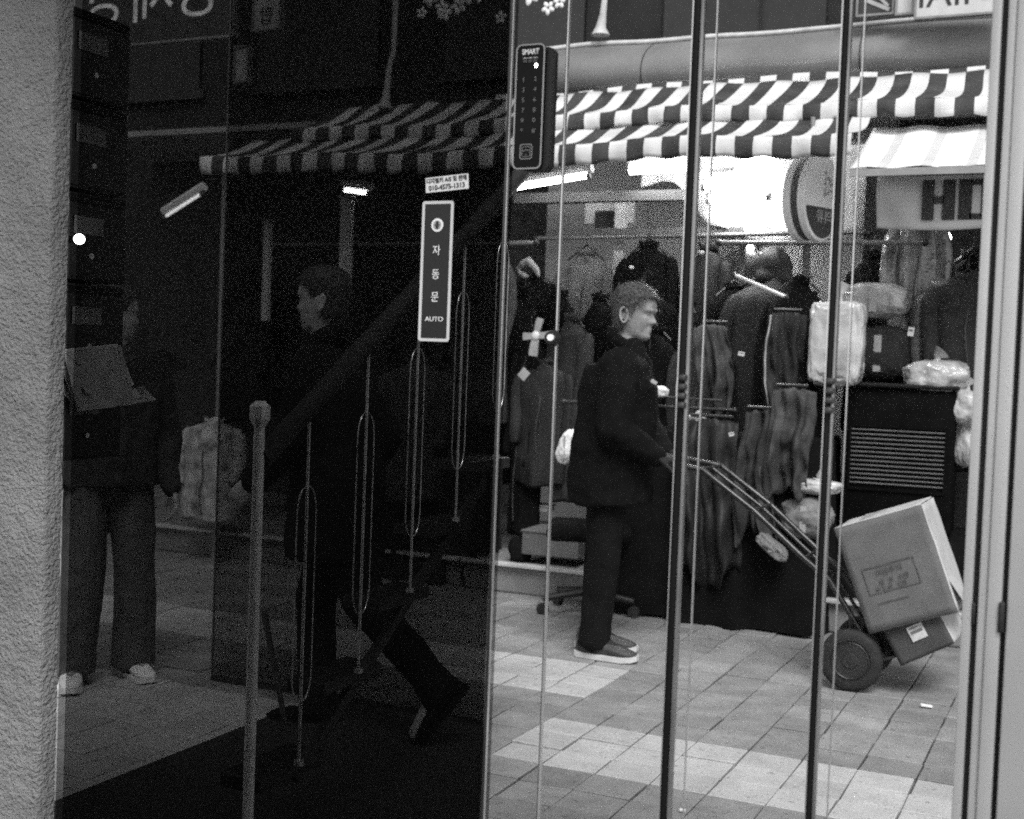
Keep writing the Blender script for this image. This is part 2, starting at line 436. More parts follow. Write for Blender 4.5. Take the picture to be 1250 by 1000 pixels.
# aluminium frame at the right edge
jam = thing('door_frame', 'pale grey aluminium door frame with dark rubber gaps at the right edge', 'door frame')
pbox(jam, -.1415, -.1305, -.012, .05, -.02, 2.5, alu, 'stop_bead', .001)
pbox(jam, -.1305, -.1235, .0, .05, -.02, 2.5, alu_d, 'rubber_gap')
pbox(jam, -.1235, -.1135, -.016, .05, -.02, 2.5, alu, 'jamb_strip', .0012)
pbox(jam, -.1135, -.0975, -.021, .05, -.02, 2.5, alu, 'jamb_strip', .0015)
pbox(jam, -.0975, -.0915, .0, .05, -.02, 2.5, alu_d, 'rubber_gap')
pbox(jam, -.0915, .35, -.020, .05, -.02, 2.5, alu, 'leaf_stile', .002)
pbox(jam, -.1003, -.0935, -.026, .0, 1.016, 1.052, black_matt, 'latch_and_shadow', .002)
pbox(jam, -.1303, -.1262, -.014, .0, 1.02, 1.046, black_matt, 'latch_and_shadow', .001)  # black block painted in for the soft shadow at the gap
head = thing('door_header', 'dark steel header beam above the glass doors', 'beam')
pbox(head, -1.9, .4, -.02, .1, 2.5, 2.75, steel_d, 'beam')
pbox(head, -3.2, .9, -.75, -.021, 2.66, 2.74, M('canopy_soffit', .12, .8, var=.2), 'unseen_canopy')  # unseen canopy added to shade the top of the pier and frame
pbox(head, -1.9, -.14, .0, .09, 2.26, 2.5, steel_d, 'track_cover')

# ------------------------------------------------------------------ smart lock
def rrect(w, h, r, n=6):
    p = []
    for cx, cy, a0 in ((w / 2 - r, h / 2 - r, 0), (-w / 2 + r, h / 2 - r, 90), (-w / 2 + r, -h / 2 + r, 180), (w / 2 - r, -h / 2 + r, 270)):
        for i in range(n + 1): a = R(a0 + 90 * i / n); p.append((cx + r * math.cos(a), cy + r * math.sin(a)))
    return p
def plate(o, w, h, r, y0, y1, mat, nm, c=(0, 0), ring=0.0):
    b = MB()
    P = rrect(w, h, r)
    if not ring:
        b.loft([[Vector((x + c[0], y1, z + c[1])) for x, z in P], [Vector((x + c[0], y0 + .0006, z + c[1])) for x, z in P], [Vector((x * .985 + c[0], y0, z * .995 + c[1])) for x, z in P]])
    else:
        Q = rrect(w - 2 * ring, h - 2 * ring, max(.0005, r - ring))
        b.loft([[Vector((x + c[0], y1, z + c[1])) for x, z in P], [Vector((x + c[0], y0, z + c[1])) for x, z in P],
                [Vector((x + c[0], y0, z + c[1])) for x, z in Q], [Vector((x + c[0], y1, z + c[1])) for x, z in Q]], cap=False)
    return b.obj(nm, mat, o)
lock = thing('door_lock', 'black digital keypad lock reading SMART on the steel strip', 'door lock', (-.726, 0, 1.656))
plate(lock, .041, .166, .008, -.019, .0, black_matt, 'base_housing', (.009, -.002))
plate(lock, .0425, .168, .008, -.0255, -.0192, black_gloss, 'face_plate')
plate(lock, .0425, .168, .008, -.0268, -.0256, M('lock_rim', .34, .4, .0, var=.1), 'rim', ring=.0016)
text('SMART', .0098, M('lock_print', .75, .5), lock, (0, -.0262, .0735), sx=.82, bold=.0002)
for k, x in enumerate((-.0075, .0, .0075)):
    pb_ = MB(); pb_.box((x, -.0262, .0655), (.0062, .0008, .0008)); pb_.obj('icon_line', ink_l, lock)
    pb_ = MB()
    for q in range(3): pb_.box((x - .002 + .002 * q, -.0262, .0615), (.0009, .0006, .0034 if (q + k) % 2 else .0044))
    pb_.obj('icon', M('dim_print', .13, .6), lock)
b = MB(); b.ell((.0088, -.0262, .0548), .0022, .0008, .0030, 10, 6); b.obj('indicator_light', led_e, lock)
for k, c in enumerate('1234567890*#'):
    text(c, .0088, M('dim_digit', .16, .6), lock, (-.0088 if k % 2 == 0 else .0085, -.0262, .0365 - .0138 * (k // 2)), name='key_digit')
plate(lock, .0185, .0205, .003, -.0266, -.0257, M('card_rim', .22, .4), 'card_reader_rim', (-.0015, -.0605), ring=.0012)
plate(lock, .0125, .0138, .002, -.0266, -.0258, M('card_rim', .22, .4), 'card_reader_icon', (-.0015, -.0605), ring=.0006)
b = MB()
for p in ((-.004, .0015), (-.001, .003), (.0022, .0022)): b.box((p[0] - .0008, -.0262, -.0600 + p[1] - .001), (.0022, .0006, .0016))
b.box((-.0015, -.0262, -.0642), (.003, .0006, .0007), (0, .5, 0)); b.obj('card_icon', M('dim_digit', .22, .6), lock)

# ------------------------------------------------------------------ stickers on the door
st = thing('auto_door_sticker', 'tall black sticker with silver border and Korean letters reading AUTO', 'sticker', (-.8765, .0055, 1.4355))
plate(st, .0485, .199, .0035, -.0012, .0, M('sticker_black', .006, .35, var=.2), 'backing')
plate(st, .0505, .2005, .004, -.0018, -.0006, M('sticker_silver', .55, .45, var=.05), 'border', ring=.0042)
b = MB(); b.tube([(0, -.002, .066), (0, -.0012, .066)], .0096, 24); b.obj('emblem_disc', M('sticker_white', .8, .5), st)
b = MB(); b.tube([(.0, -.0024, .066), (.0, -.0021, .066)], .0066, 20); b.obj('emblem_ring', M('emblem_grey', .35, .5), st)
b = MB(); b.box((.0002, -.0027, .066), (.0042, .0006, .0105)); b.box((.0, -.0027, .066), (.0085, .0005, .0018)); b.obj('emblem_figure', ink, st)
for c, z in (('자', .0285), ('동', -.0055), ('문', -.038)):
    text(c, .0158, M('sticker_white', .8, .5), st, (0, -.0016, z + .0005), sx=.9)
text('AUTO', .0092, M('sticker_white', .8, .5), st, (0, -.0016, -.0685), sx=1.15)
ph = thing('phone_sticker', 'small tilted white sticker with Korean text and 010-4575-1313', 'sticker', (-.864, .0055, 1.5607))
ph.rotation_euler = (0, R(-4.2), 0)
plate(ph, .069, .0215, .0008, -.001, .0, M('sticker_paper', .68, .6, var=.06), 'paper')
text('디지털키 A/S 및 판매', .0082, ink, ph, (0, -.0014, .0050), sx=.92, bold=.00015)
text('010-4575-1313', .0098, ink, ph, (0, -.0014, -.0050), sx=.97, bold=.0002)

# ------------------------------------------------------------------ mailboxes
mb_black = M('mailbox_black', .011, .45, var=.3, scale=8)
MAILX = -1.80
proto = None
mb_labels = ['top mailbox of the black column beside the stucco pier', 'second black mailbox down, with a pale name plate',
             'third black mailbox down, beside the small glowing bulb reflection', 'black mailbox just above the stuffed envelopes', 'lowest black mailbox, stuffed with envelopes']
def mailbox(z, lab, h=.172, d=.0, first=None):
    t = thing('mailbox', lab, 'mailbox', (MAILX, .303, z), 0, 'mailboxes stacked beside the door')
    if first is None:
        b = MB(); b.box((-.035, 0, 0), (.07, .176, h - .004), bev=.003); b.obj('body', mb_black, t)
        b = MB(); b.box((.002, 0, -.012), (.004, .166, h - .04), bev=.0015); b.obj('door', mb_black, t)
        b = MB(); b.box((.0055, -.020, .022), (.002, .078, .034)); b.obj('name_plate', M('name_plate', .20, .6, var=.2, scale=40), t)
        b = MB(); b.tube([(.004, -.012, -.036), (.008, -.012, -.036)], .0055, 10); b.obj('key_lock', chrome, t)
        b = MB(); b.box((.004, 0, h / 2 - .014), (.003, .15, .014)); b.obj('letter_slot', M('slot_black', .004, .9), t)
    else:
        for c in list(first.children):
            e = c.copy(); COL.objects.link(e); e.parent = t
    return t
m0 = None
for k, z in enumerate((1.868, 1.694, 1.520, 1.346, 1.172)):
    q = mailbox(z, mb_labels[k], first=m0); m0 = m0 or q
# envelopes stuffed above the lowest mailbox
envm = [M('envelope_grey', .75, .8, var=.1, scale=30), M('envelope_dark', .035, .7, var=.3), M('envelope_mid', .5, .8, var=.2, scale=30)]
for k, (y, z, tilt, sw, w, hh, mm, lab) in enumerate((
        (.375, 1.262, 38, 6, .20, .105, 0, 'pale grey envelope at the front of the mailbox bundle'),
        (.36, 1.287, 46, -4, .17, .11, 2, 'grey envelope leaning behind the pale front one'),
        (.335, 1.287, 60, 14, .14, .12, 0, 'slanted envelope at the left of the mailbox bundle'),
        (.43, 1.292, 30, 22, .20, .07, 1, 'dark long envelope sticking out to the right of the bundle'),
        (.315, 1.282, 70, 20, .12, .12, 2, 'leftmost envelope pressed against the stucco pier edge'))):
    t = thing('envelope', lab, 'envelope', (MAILX + .02 + .012 * k, y - .06, z - .032), 0, 'envelopes stuffed in the lowest mailbox')
    t.rotation_euler = (R(sw), R(tilt), 0)
    b = MB(); b.box((0, 0, 0), (hh, w, .004), bev=.0012); b.obj('paper', envm[mm], t)
    b = MB(); b.loft([[Vector((-hh / 2, -w / 2, .0022)), Vector((-hh / 2, w / 2, .0022)), Vector((0, w * .1, .0022)), Vector((0, -w * .1, .0022))],
                      [Vector((-hh / 2, -w / 2, .0032)), Vector((-hh / 2, w / 2, .0032)), Vector((0, w * .1, .0032)), Vector((0, -w * .1, .0032))]]); b.obj('flap', envm[mm], t)
p = onx(97, 292, -1.755)
t = thing('bulb_reflection', 'small glowing globe standing for a bulb reflection before the mailboxes', 'lamp', p)
b = MB(); b.ell((0, 0, 0), .0105, .0105, .0105, 16, 10); b.obj('globe', EM('bulb_reflection_glow', 9), t, smooth=True)  # glowing globe stands for the reflection of a bulb
b = MB(); b.tube([(-.04, 0, 0), (-.011, 0, 0)], [.008, .006], 10); b.obj('socket', black_matt, t, smooth=True)

# ------------------------------------------------------------------ stair railing behind the dark door
RX = -1.78; RY, RZ, DY, DZ = 1.035, .283, .268, .178
rail = thing('stair_railing', 'thin steel stair railing with tall posts and oval loops behind dark glass', 'railing')
bal = M('railing_steel', .5, .3, .6, var=.25, scale=20)
for k in range(5):
    y, z = RY + DY * k, RZ + DZ * k
    b = MB(); b.tube([(RX, y, z), (RX, y, z + .86)], .0042, 8); b.tube([(RX, y, z), (RX, y, z + .012)], .013, 10); b.obj('baluster', bal, rail, smooth=True)
    pts = []
    cz, hw, hz = z + .43, .042, .27
    for i in range(32):
        a = 2 * PI * i / 32; s, c = math.sin(a), math.cos(a)
        zz = cz + (hz - hw * 1.8) * (1 if s > 0 else -1) + hw * 1.8 * s
        pts.append((RX, y + hw * (abs(c) ** .8) * (1 if c > 0 else -1), zz))
    b = MB(); b.tube(pts, .0019, 6, closed=True); b.obj('oval_loop', bal, rail, smooth=True)
b = MB(); b.tube([(RX, .84, 1.06), (RX, RY + DY * 4.6, RZ + DZ * 4.6 + .86)], .026, 12); b.obj('handrail', M('dark_handrail', .01, .5, var=.3), rail, smooth=True)
b = MB(); b.box((RX - .03, RY + DY * 2, RZ + DZ * 2 - .06), (.02, DY * 4.6, .03), (math.atan2(DZ, DY), 0, 0)); b.obj('stringer', mb_black, rail)
b = MB()
nw = thing('newel_post', 'bright chrome newel post with a faceted cap at the foot of the stairs', 'post', (RX - .0, .83, 0))
b.tube([(0, 0, 0), (0, 0, 1.12)], .0135, 16); b.obj('shaft', chrome, nw, smooth=True)
b = MB(); b.tube([(0, 0, 1.12), (0, 0, 1.125), (0, 0, 1.138), (0, 0, 1.142)], [.0125, .0125, .0125, .0165], 16); b.obj('collar', chrome, nw, smooth=True)
b = MB(); b.tube([(0, 0, 1.142), (0, 0, 1.155), (0, 0, 1.185), (0, 0, 1.198)], [.016, .024, .024, .012], 8); b.obj('cap', chrome, nw)
b = MB(); b.tube([(0, 0, 0), (0, 0, .012), (0, 0, .02)], [.045, .045, .02], 20); b.obj('foot', chrome, nw, smooth=True)
for k in range(5):
    b = MB(); b.box((RX - .08, RY + DY * k + .01, RZ + DZ * k - .022), (.12, DY + .02, .036), bev=.004)
    o = b.obj('stair_tread', mb_black, rail)
# ------------------------------------------------------------------ building behind the stalls
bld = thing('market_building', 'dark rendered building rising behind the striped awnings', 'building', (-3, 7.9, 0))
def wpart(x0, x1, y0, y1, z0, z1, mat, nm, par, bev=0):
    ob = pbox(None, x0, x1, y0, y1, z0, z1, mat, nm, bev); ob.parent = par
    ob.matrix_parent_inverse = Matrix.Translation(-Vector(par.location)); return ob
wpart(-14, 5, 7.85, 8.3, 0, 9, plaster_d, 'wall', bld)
for x in (-8.3, -6.4, -4.5, -2.6, -.7):
    w = wpart(x - .62, x + .62, 7.80, 7.86, 3.7, 5.0, M('dark_window_glass', .015, .08, var=.2), 'window', bld)
    wf = wpart(x - .68, x + .68, 7.79, 7.84, 3.62, 3.70, metal_d, 'sill', bld)
# curved grey rain fascia above the awnings
fas = thing('rain_fascia', 'long sagging grey tarpaulin fascia with a pale rim above the awnings', 'fascia', (-1.5, 5.9, 3.1))
b = MB()
def ff(u, v):
    x = -2.0 + u * 4.0; sag = .02 * math.sin(x * 3.1) + .012 * math.sin(x * 7)
    return Vector((x, -.10 - .16 * math.sin(v * PI * .6) + .35 * v ** 2 + .008 * math.sin(x * 9), -.10 + .33 * v - .02 * v * sag * 8 + sag * .4))
b.grid(ff, 60, 12)
o = thick(b.obj('tarpaulin', tarp, fas, smooth=True), .006)
pts = [ff(i / 60, 1) + Vector((0, -.01, .012)) for i in range(61)]
b = MB(); b.tube(pts, .016, 8); b.obj('rim', M('pale_rim', .52, .6, var=.2), fas, smooth=True)
for x in (-1.15, .15, 1.3):
    b = MB(); b.tube([ff((x + 2) / 4, .02 + .95 * i / 8) + Vector((0, -.006, 0)) for i in range(9)], .004, 6); b.obj('seam', metal_d, fas)

# striped awnings: real strips of two cloths
HP = .0945
def awning(name, lab, x0, n, yf, zf, yb, zb, vh, phase=0, seed=0, slope=True, arms=()):
    t = thing(name, lab, 'awning', (x0, yf, zf), 0, 'striped awnings over the stalls')
    sub = 4
    L = n * HP
    def wob(x): return .012 * math.sin(x * 2.3 + seed) + .008 * math.sin(x * 6.1 + seed * 2)
    if slope:
        def fs(u, v):
            x = u * L; s = math.sin(PI * v)
            return Vector((x + .01 * math.sin(v * 5 + x * 3), (yb - yf) * v, (zb - zf) * v - .03 * s + wob(x) * (1 - .5 * v) + .006 * math.sin(x * PI / HP * .5 + v * 3)))
        b = MB(); b.grid(fs, n * sub, 8, lambda i, j: (i // sub + phase) % 2)
        thick(b.obj('canopy', [aw_w, aw_d], t, smooth=True), .003)
    def fv(u, v):
        x = u * L; fl = .014 * math.sin(x * 21 + seed) * v + .008 * math.sin(x * 47 + seed) * v
        return Vector((x, -.012 - .012 * math.sin(v * PI) + fl, -v * vh + wob(x) + (.006 * math.sin(x * 31 + seed)) * v))
    b = MB(); b.grid(fv, n * sub, 5, lambda i, j: (i // sub + phase) % 2)
    thick(b.obj('valance', [aw_w, aw_d], t, smooth=True), .003)
    b = MB(); b.tube([Vector((L * i / 40, .01, wob(L * i / 40) - .014)) for i in range(41)], .012, 8); b.obj('front_bar', metal_m, t, smooth=True)
    for xa in arms:
        b = MB(); b.tube([(xa, .0, -.03), (xa, yb - yf, zb - zf - .05)], .011, 8); b.obj('arm', metal_d, t, smooth=True)
    return t
awning('striped_awning', 'long lower striped awning reaching from the dark door to the third glass panel', -5.03, 41, 4.6, 2.462, 5.15, 2.665, .105, 0, 1.0, arms=(.1, 1.4, 2.7, 3.8))
awning('striped_awning', 'upper striped awning set back above and behind the lower one', -4.72, 51, 5.1, 2.722, 5.62, 2.96, .088, 1, 2.4, arms=(.2, 1.6, 3.0, 4.6))
awning('striped_valance', 'rearmost strip of striped cloth hanging under the grey fascia', -3.6, 40, 5.72, 3.005, 6.2, 3.1, .085, 0, 4.1, slope=False)

# white tarpaulin canopy on the right
wt = thing('white_canopy', 'bright white tarpaulin canopy with faint stripes above the HO banner', 'canopy', (-1.16, 4.6, 2.292))
def fw(u, v):
    x = u * 1.5; return Vector((x, .62 * v, .30 * v - .012 * math.sin(PI * v) + .006 * math.sin(x * 24 + v * 2) + .004 * math.sin(x * 9)))
b = MB(); b.grid(fw, 60, 6, lambda i, j: 1 if (i % 8) in (5, 6) else 0)
thick(b.obj('tarpaulin', [tarp_w, M('tarpaulin_seam', .52, .6, var=.06)], wt, smooth=True), .003)
b = MB(); b.box((.75, -.002, -.020), (1.5, .008, .034)); b.obj('hem', M('grey_hem', .26, .7), wt)
b = MB(); b.tube([(0, .01, -.01), (1.5, .01, -.01)], .012, 8); b.obj('front_bar', metal_m, wt, smooth=True)
# HO banner
bn = thing('hanging_banner', 'pale cloth banner with big dark letters HO and one folded corner', 'banner', (-1.06, 4.8, 2.28))
def fb(u, v):
    x = u * .95; k = max(0, 1 - x / .26)
    return Vector((x, -.05 * k * math.sin(v * 4 + x * 9) - .035 * k * math.sin(x * 22 - v * 3) + .006 * math.sin(x * 9), -v * (.242 + .02 * math.sin(x * 5)) + .0 * k))
b = MB(); b.grid(fb, 48, 12); thick(b.obj('cloth', M('banner_cloth', .5, .75, var=.12, scale=5), bn, smooth=True), .002)
def glyph(boxes, nm):
    b = MB()
    for x, z, w, h in boxes: b.box((x, -.010, z), (w, .003, h))
    return b.obj(nm, M('banner_ink', .03, .8, var=.2), bn)
glyph([(.243, -.118, .056, .19), (.338, -.118, .058, .19), (.291, -.118, .05, .034)], 'letter_h')
glyph([(.412, -.118, .06, .19), (.515, -.118, .064, .19), (.463, -.037, .06, .028), (.463, -.199, .06, .028)], 'letter_o')
glyph([(.62, -.115, .044, .165), (.69, -.115, .044, .165), (.655, -.118, .04, .03)], 'letter_h')

# fascia-level signs, downpipes, blossom
def board(nm, lab, px0, px1, py0, py1, Y, mat, z_up=.4):
    a = at(px0, py1, Y); c = at(px1, py1, Y); tp = at((px0 + px1) / 2, py0, Y).z
    w = c.x - a.x; h = tp - a.z
    t = thing(nm, lab, 'sign', ((a.x + c.x) / 2, Y, a.z + h / 2))
    b = MB(); b.box((0, .02, 0), (w, .04, h), bev=.004); b.obj('panel', mat, t)
    b = MB()
    for sx in (-1, 1): b.box((sx * w / 2, .015, 0), (.012, .05, h + .012))
    for sz in (-1, 1): b.box((0, .015, sz * h / 2), (w - .012, .05, .012))
    b.obj('frame', metal_m, t); return t, w, h
t, w, h = board('shop_sign', 'white sign board with dark mirrored characters at the top right corner', 1117, 1235, -70, 23, 5.62, M('white_sign', .50, .6, var=.08))
text('80', .20, ink, t, (.16, -.003, -.055), mirror=True)
text('IIAI', .20, ink, t, (-.10, -.003, -.075), mirror=True)
t, w, h = board('shop_sign', 'small blank bright sign board beside the mirrored white sign', 1094, 1114, -40, 18, 5.7, M('white_sign', .50, .6, var=.08))
t, w, h = board('shop_sign', 'dark sign with a pale diagonal stroke at the top of the third post', 1046, 1090, -50, 20, 5.75, metal_d)
b = MB(); b.box((.01, -.003, -.10), (.15, .004, .022), (0, .45, 0)); b.box((.03, -.003, -.07), (.12, .004, .016), (0, .8, 0)); b.obj('stroke', M('grey_print', .35, .6), t)
t, w, h = board('wall_sign', 'dim dark sign with large mirrored Korean letters at the top left', 84, 285, -120, 62, 4.9, M('dim_sign', .030, .7, var=.3))
text('경제성', .42, M('dim_sign_letters', .75, .7, var=.3, scale=10), t, (.02, -.003, -h / 2 + .30), mirror=True)
t, w, h = board('wall_sign', 'upper narrow grey vertical sign with a dark square letter', 309, 341, -90, 38, 4.9, M('grey_sign', .34, .6, var=.15))
text('탑', .12, ink, t, (0, -.003, -.24), mirror=True)
t, w, h = board('wall_sign', 'lower short grey vertical sign hanging by the awning end', 286, 302, 57, 101, 4.9, M('grey_sign', .34, .6, var=.15))
def downpipe(lab, px, base, Y, flare):
    a = at(px, base, Y)
    t = thing('downpipe', lab, 'pipe', a)
    b = MB(); b.tube([(.0, 0, .0), (.0, 0, .05), (.012, 0, .13), (.02, 0, .24), (.05, 0, .36), (.06, 0, 1.6)], [flare, flare * .55, .022, .018, .018, .018], 10); b.obj('pipe', M('pale_pipe', .42, .6, var=.2), t, smooth=True)
    b = MB(); b.box((.06, .02, .8), (.09, .02, .02)); b.obj('bracket', metal_m, t)
downpipe('pale flared downpipe rising from the grey fascia above the second glass panel', 733, 43, 5.95, .06)
downpipe('dim pipe above the awning seen through the dark glass', 470, 132, 5.45, .05)
def blossom(lab, cx, cy, Y, n, spread):
    c = at(cx, cy, Y)
    t = thing('blossom_branch', lab, 'blossom branch', c, 0, 'blossom sprays above the stalls')
    b = MB(); b.tube([(-spread, .02, .2), (-.3 * spread, .02, .06), (.2 * spread, .0, .05), (spread, .02, .12)], [.008, .007, .005, .003], 6); b.obj('twig', metal_d, t, smooth=True)
    rnd = random.Random(int(cx))
    for k in range(n):
        x, z = rnd.uniform(-spread, spread), rnd.uniform(-.07, .22)
        q = MB(); r = rnd.uniform(.02, .034); a0 = rnd.random() * 6
        for j in range(5):
            a = a0 + j * 2 * PI / 5; q.ell((x + r * math.cos(a), -.01, z + r * math.sin(a)), r * .75, .007, r * .55, 8, 5, (0, -a, 0))
        q.obj('blossom', white_c, t, smooth=True)
blossom('spray of white blossoms above the keypad lock strip', 662, -2, 5.2, 13, .16)
blossom('dim spray of blossoms above the phone sticker behind dark glass', 568, 12, 5.2, 11, .3)

# ------------------------------------------------------------------ stall interior
stall = thing('clothes_stall', 'clothes stall interior with pale back boards and a dark beam under the awning', 'stall', (-2.5, 7.0, 0))
wpart(-7.5, -3.75, 7.0, 7.06, .16, 2.9, grey_d, 'back_board', stall)
wpart(-3.74, -2.95, 6.9, 6.96, .16, 2.9, M('back_board_mid', .45, .8, var=.2, scale=2), 'back_board', stall)
wpart(-2.94, -2.32, 6.85, 6.91, .16, 2.9, M('back_board_grey', .40, .8, var=.2, scale=2), 'back_board', stall)
wpart(-2.31, -1.25, 6.8, 6.86, .16, 2.9, plaster_l, 'back_board', stall)
wpart(-1.24, 1.5, 6.6, 6.66, .16, 2.9, plaster_d, 'back_board', stall)
wpart(-7.5, 1.5, 5.9, 7.06, 2.9, 2.94, M('stall_roof', .35, .8, var=.2, scale=3), 'roof', stall)
wpart(-3.35, -2.02, 6.02, 6.08, 2.125, 2.185, M('grey_beam', .10, .7, var=.2), 'beam', stall)
wpart(-3.4, -2.3, 5.6, 5.68, 2.30, 2.36, M('grey_beam', .10, .7, var=.2), 'beam', stall)
for x in (-2.12, -1.72):
    wpart(x - .02, x + .02, 6.3, 6.34, .16, 2.9, M('grey_upright', .25, .6, var=.2), 'upright', stall)
wpart(-2.92, -2.85, 6.12, 6.17, .16, 2.42, M('pale_post', .58, .6, var=.12), 'post', stall)
wpart(-3.2, -2.86, 6.3, 6.34, 2.25, 2.43, M('pale_panel', .66, .7, var=.08), 'hanging_panel', stall)
wpart(-3.12, -2.93, 6.28, 6.30, 2.22, 2.33, grey_d, 'dark_panel', stall)
wpart(-1.32, -.98, 5.98, 6.02, .16, 2.52, M('black_curtain', .012, .9, var=.3), 'curtain', stall)
for px, a, bb, lab in ((324, 273, 392, 'thin pale upright post behind the dark door, left of its twin'), (421, 243, 350, 'broad pale upright post under the tube lamp behind the dark door')):
    p = at(px, bb, 4.9); q = at(px, a, 4.9)
    t = thing('stall_post', lab, 'post', (p.x, 4.9, p.z)); r = .022 if px < 400 else .038
    b = MB(); b.box((0, 0, (q.z - p.z) / 2), (2 * r, .04, q.z - p.z), bev=.004); b.obj('upright', M('pale_post', .58, .6, var=.12), t)
    b = MB(); b.box((0, 0, q.z - p.z + .01), (2.6 * r, .06, .02)); b.obj('bracket', metal_m, t)
p = at(276, 420, 4.9)
t = thing('stall_post', 'slim dark pole at the far left end of the striped awning', 'post', (-4.97, 4.75, .0))
b = MB(); b.tube([(0, 0, 0), (0, 0, 2.44)], .014, 10); b.obj('upright', metal_m, t, smooth=True)
b = MB(); b.box((0, 0, .01), (.12, .12, .02)); b.obj('foot_plate', metal_m, t)

ws = thing('glare_sheet', 'sagging white sheet added as glare behind the flood lamp and long tube lamps', 'sheet', (-2.72, 6.03, 2.20))  # white sheet added to burn out as the glare around the lamps
def fsh(u, v):
    x = u * 1.55; return Vector((x, .03 * math.sin(x * 9) + .02 * math.sin(x * 23 + v * 3), (1 - v) * (.24 * (1 - min(1, max(0, (x - .2) / .3)) ** 2 * (3 - 2 * min(1, max(0, (x - .2) / .3)))) - .08 * min(1, max(0, (x - .3) / .4)) + .03 * math.sin(x * 5) + .02 * math.sin(x * 14)) + .46 * v))
b = MB(); b.grid(fsh, 50, 12); thick(b.obj('plastic', tarp_w, ws, smooth=True), .002)
b = MB(); b.tube([(0, 0, .47), (1.55, 0, .47)], .01, 8); b.obj('top_rod', metal_m, ws, smooth=True)
# lamps the photograph shows
def tube_lamp(lab, p, q, r=.014, hous=.03, em=None):
    p = Vector(p); q = Vector(q); c = (p + q) / 2
    t = thing('tube_lamp', lab, 'tube lamp', c)
    b = MB(); b.tube([p - c, q - c], r, 10); b.obj('tube', em or tube_e, t, smooth=True)
    d = (q - p).normalized()
    b = MB(); b.tube([p - c - d * .03 + Vector((0, .01, r + hous)), q - c + d * .03 + Vector((0, .01, r + hous))], hous, 6); b.obj('housing', M('lamp_housing', .6, .5), t)
    for e, s in ((p - c, -1), (q - c, 1)):
        b = MB(); b.tube([e + d * s * .002, e + d * s * .025], r * 1.15, 10); b.obj('end_cap', metal_m, t, smooth=True)
tube_lamp('bright short tube lamp under the awning, above the AUTO sticker', at(421, 232, 4.9), at(448, 236, 4.9), .013)
tube_lamp('slanted tube lamp at the far left behind the dark glass', at(203, 264, 4.9), at(244, 238, 4.9), .009, .032, EM('weak_tube_glow', 1.6))
tube_lamp('tube lamp running past the foot of the keypad lock', at(627, 230, 5.3), at(716, 215, 5.3), .014)
tube_lamp('long tube lamp under the awning between the second and third posts', at(770, 207, 5.5), at(850, 203, 5.5), .03)
tube_lamp('lower long tube lamp left of the big flood lamp', at(868, 243, 5.9), at(935, 238, 5.9), .03)
tube_lamp('upper long tube lamp left of the big flood lamp', at(862, 226, 5.6), at(905, 222, 5.6), .03)
tube_lamp('short far tube lamp above the black padded coats', at(929, 312, 6.5), at(951, 312, 6.5), .012)
fl = thing('flood_lamp', 'dazzling round flood lamp as wide as its glare under the awning beside the oval sign', 'flood lamp', at(922, 212, 5.4))
b = MB(); b.ell((0, 0, 0), .125, .03, .105, 20, 10); b.obj('lens', flood_e, fl, smooth=True)  # lens made as wide as the glare around the lamp
b = MB(); b.tube([(0, .035, 0), (0, .12, .0)], [.13, .05], 20); b.obj('reflector', metal_m, fl, smooth=True)
b = MB(); b.tube([(0, .08, .1), (0, .08, .22)], .012, 8); b.obj('bracket', metal_d, fl, smooth=True)
for (x, y, Y, r, lab) in ((1154, 291, 5.8, .032, 'bare glowing bulb under the HO banner'), (916, 303, 6.4, .02, 'small bare bulb below the flood lamp')):
    t = thing('bulb', lab, 'light bulb', at(x, y, Y))
    b = MB(); b.ell((0, 0, 0), r, r, r * 1.15, 16, 10); b.obj('glass', bulb_e, t, smooth=True)
    b = MB(); b.tube([(0, 0, r * .9), (0, 0, r * 2.2)], [r * .55, r * .5], 10); b.obj('socket', black_matt, t, smooth=True)
    b = MB(); b.tube([(0, 0, r * 2.2), (.01, .01, .5)], .004, 6); b.obj('cord', black_matt, t)
# bright work surface lamp shade reflecting the glare
# oval light box sign
ov = thing('oval_sign', 'thick round light-box sign with sideways digits and a dark lettered foot', 'sign', at(988, 243, 5.0) + Vector((.0, 0, 0)), R(64))
def disc(y0, y1, rx, rz, nm, mat, k=36):
    b = MB(); ring = lambda y, s: [Vector((rx * s * math.cos(2 * PI * i / k), y, rz * s * math.sin(2 * PI * i / k))) for i in range(k)]
    b.loft([ring(y1, .96), ring(y1 - .006, 1), ring(y0 + .006, 1), ring(y0, .96)]); return b.obj(nm, mat, ov, smooth=True, sharp=40)
disc(-.085, -.035, .152, .222, 'front_face', M('sign_face', .72, .4, var=.05))
disc(-.034, .012, .140, .212, 'dark_band', M('sign_band', .05, .5))
disc(.013, .06, .150, .220, 'rear_face', M('sign_face', .72, .4, var=.05))
b = MB(); pts = [(-.128, -.05), (.128, -.05)] + [(.15 * math.cos(a) * .93, .222 * math.sin(a) * .93) for a in [R(-15 - 150 * i / 14) for i in range(15)]]
b.loft([[Vector((x, -.0885, z)) for x, z in pts], [Vector((x, -.0855, z)) for x, z in pts]]); b.obj('dark_foot', M('sign_dark', .035, .5), ov)
text('25.', .12, M('grey_print', .35, .6), ov, (.045, -.088, .07), (PI / 2, R(90), 0), mirror=True)
text('의류', .07, M('grey_print', .35, .6), ov, (.01, -.0895, -.10), mirror=True)
b = MB(); b.tube([(0, 0, .2), (0, 0, .42)], .012, 8); b.obj('hanger_rod', metal_m, ov, smooth=True)

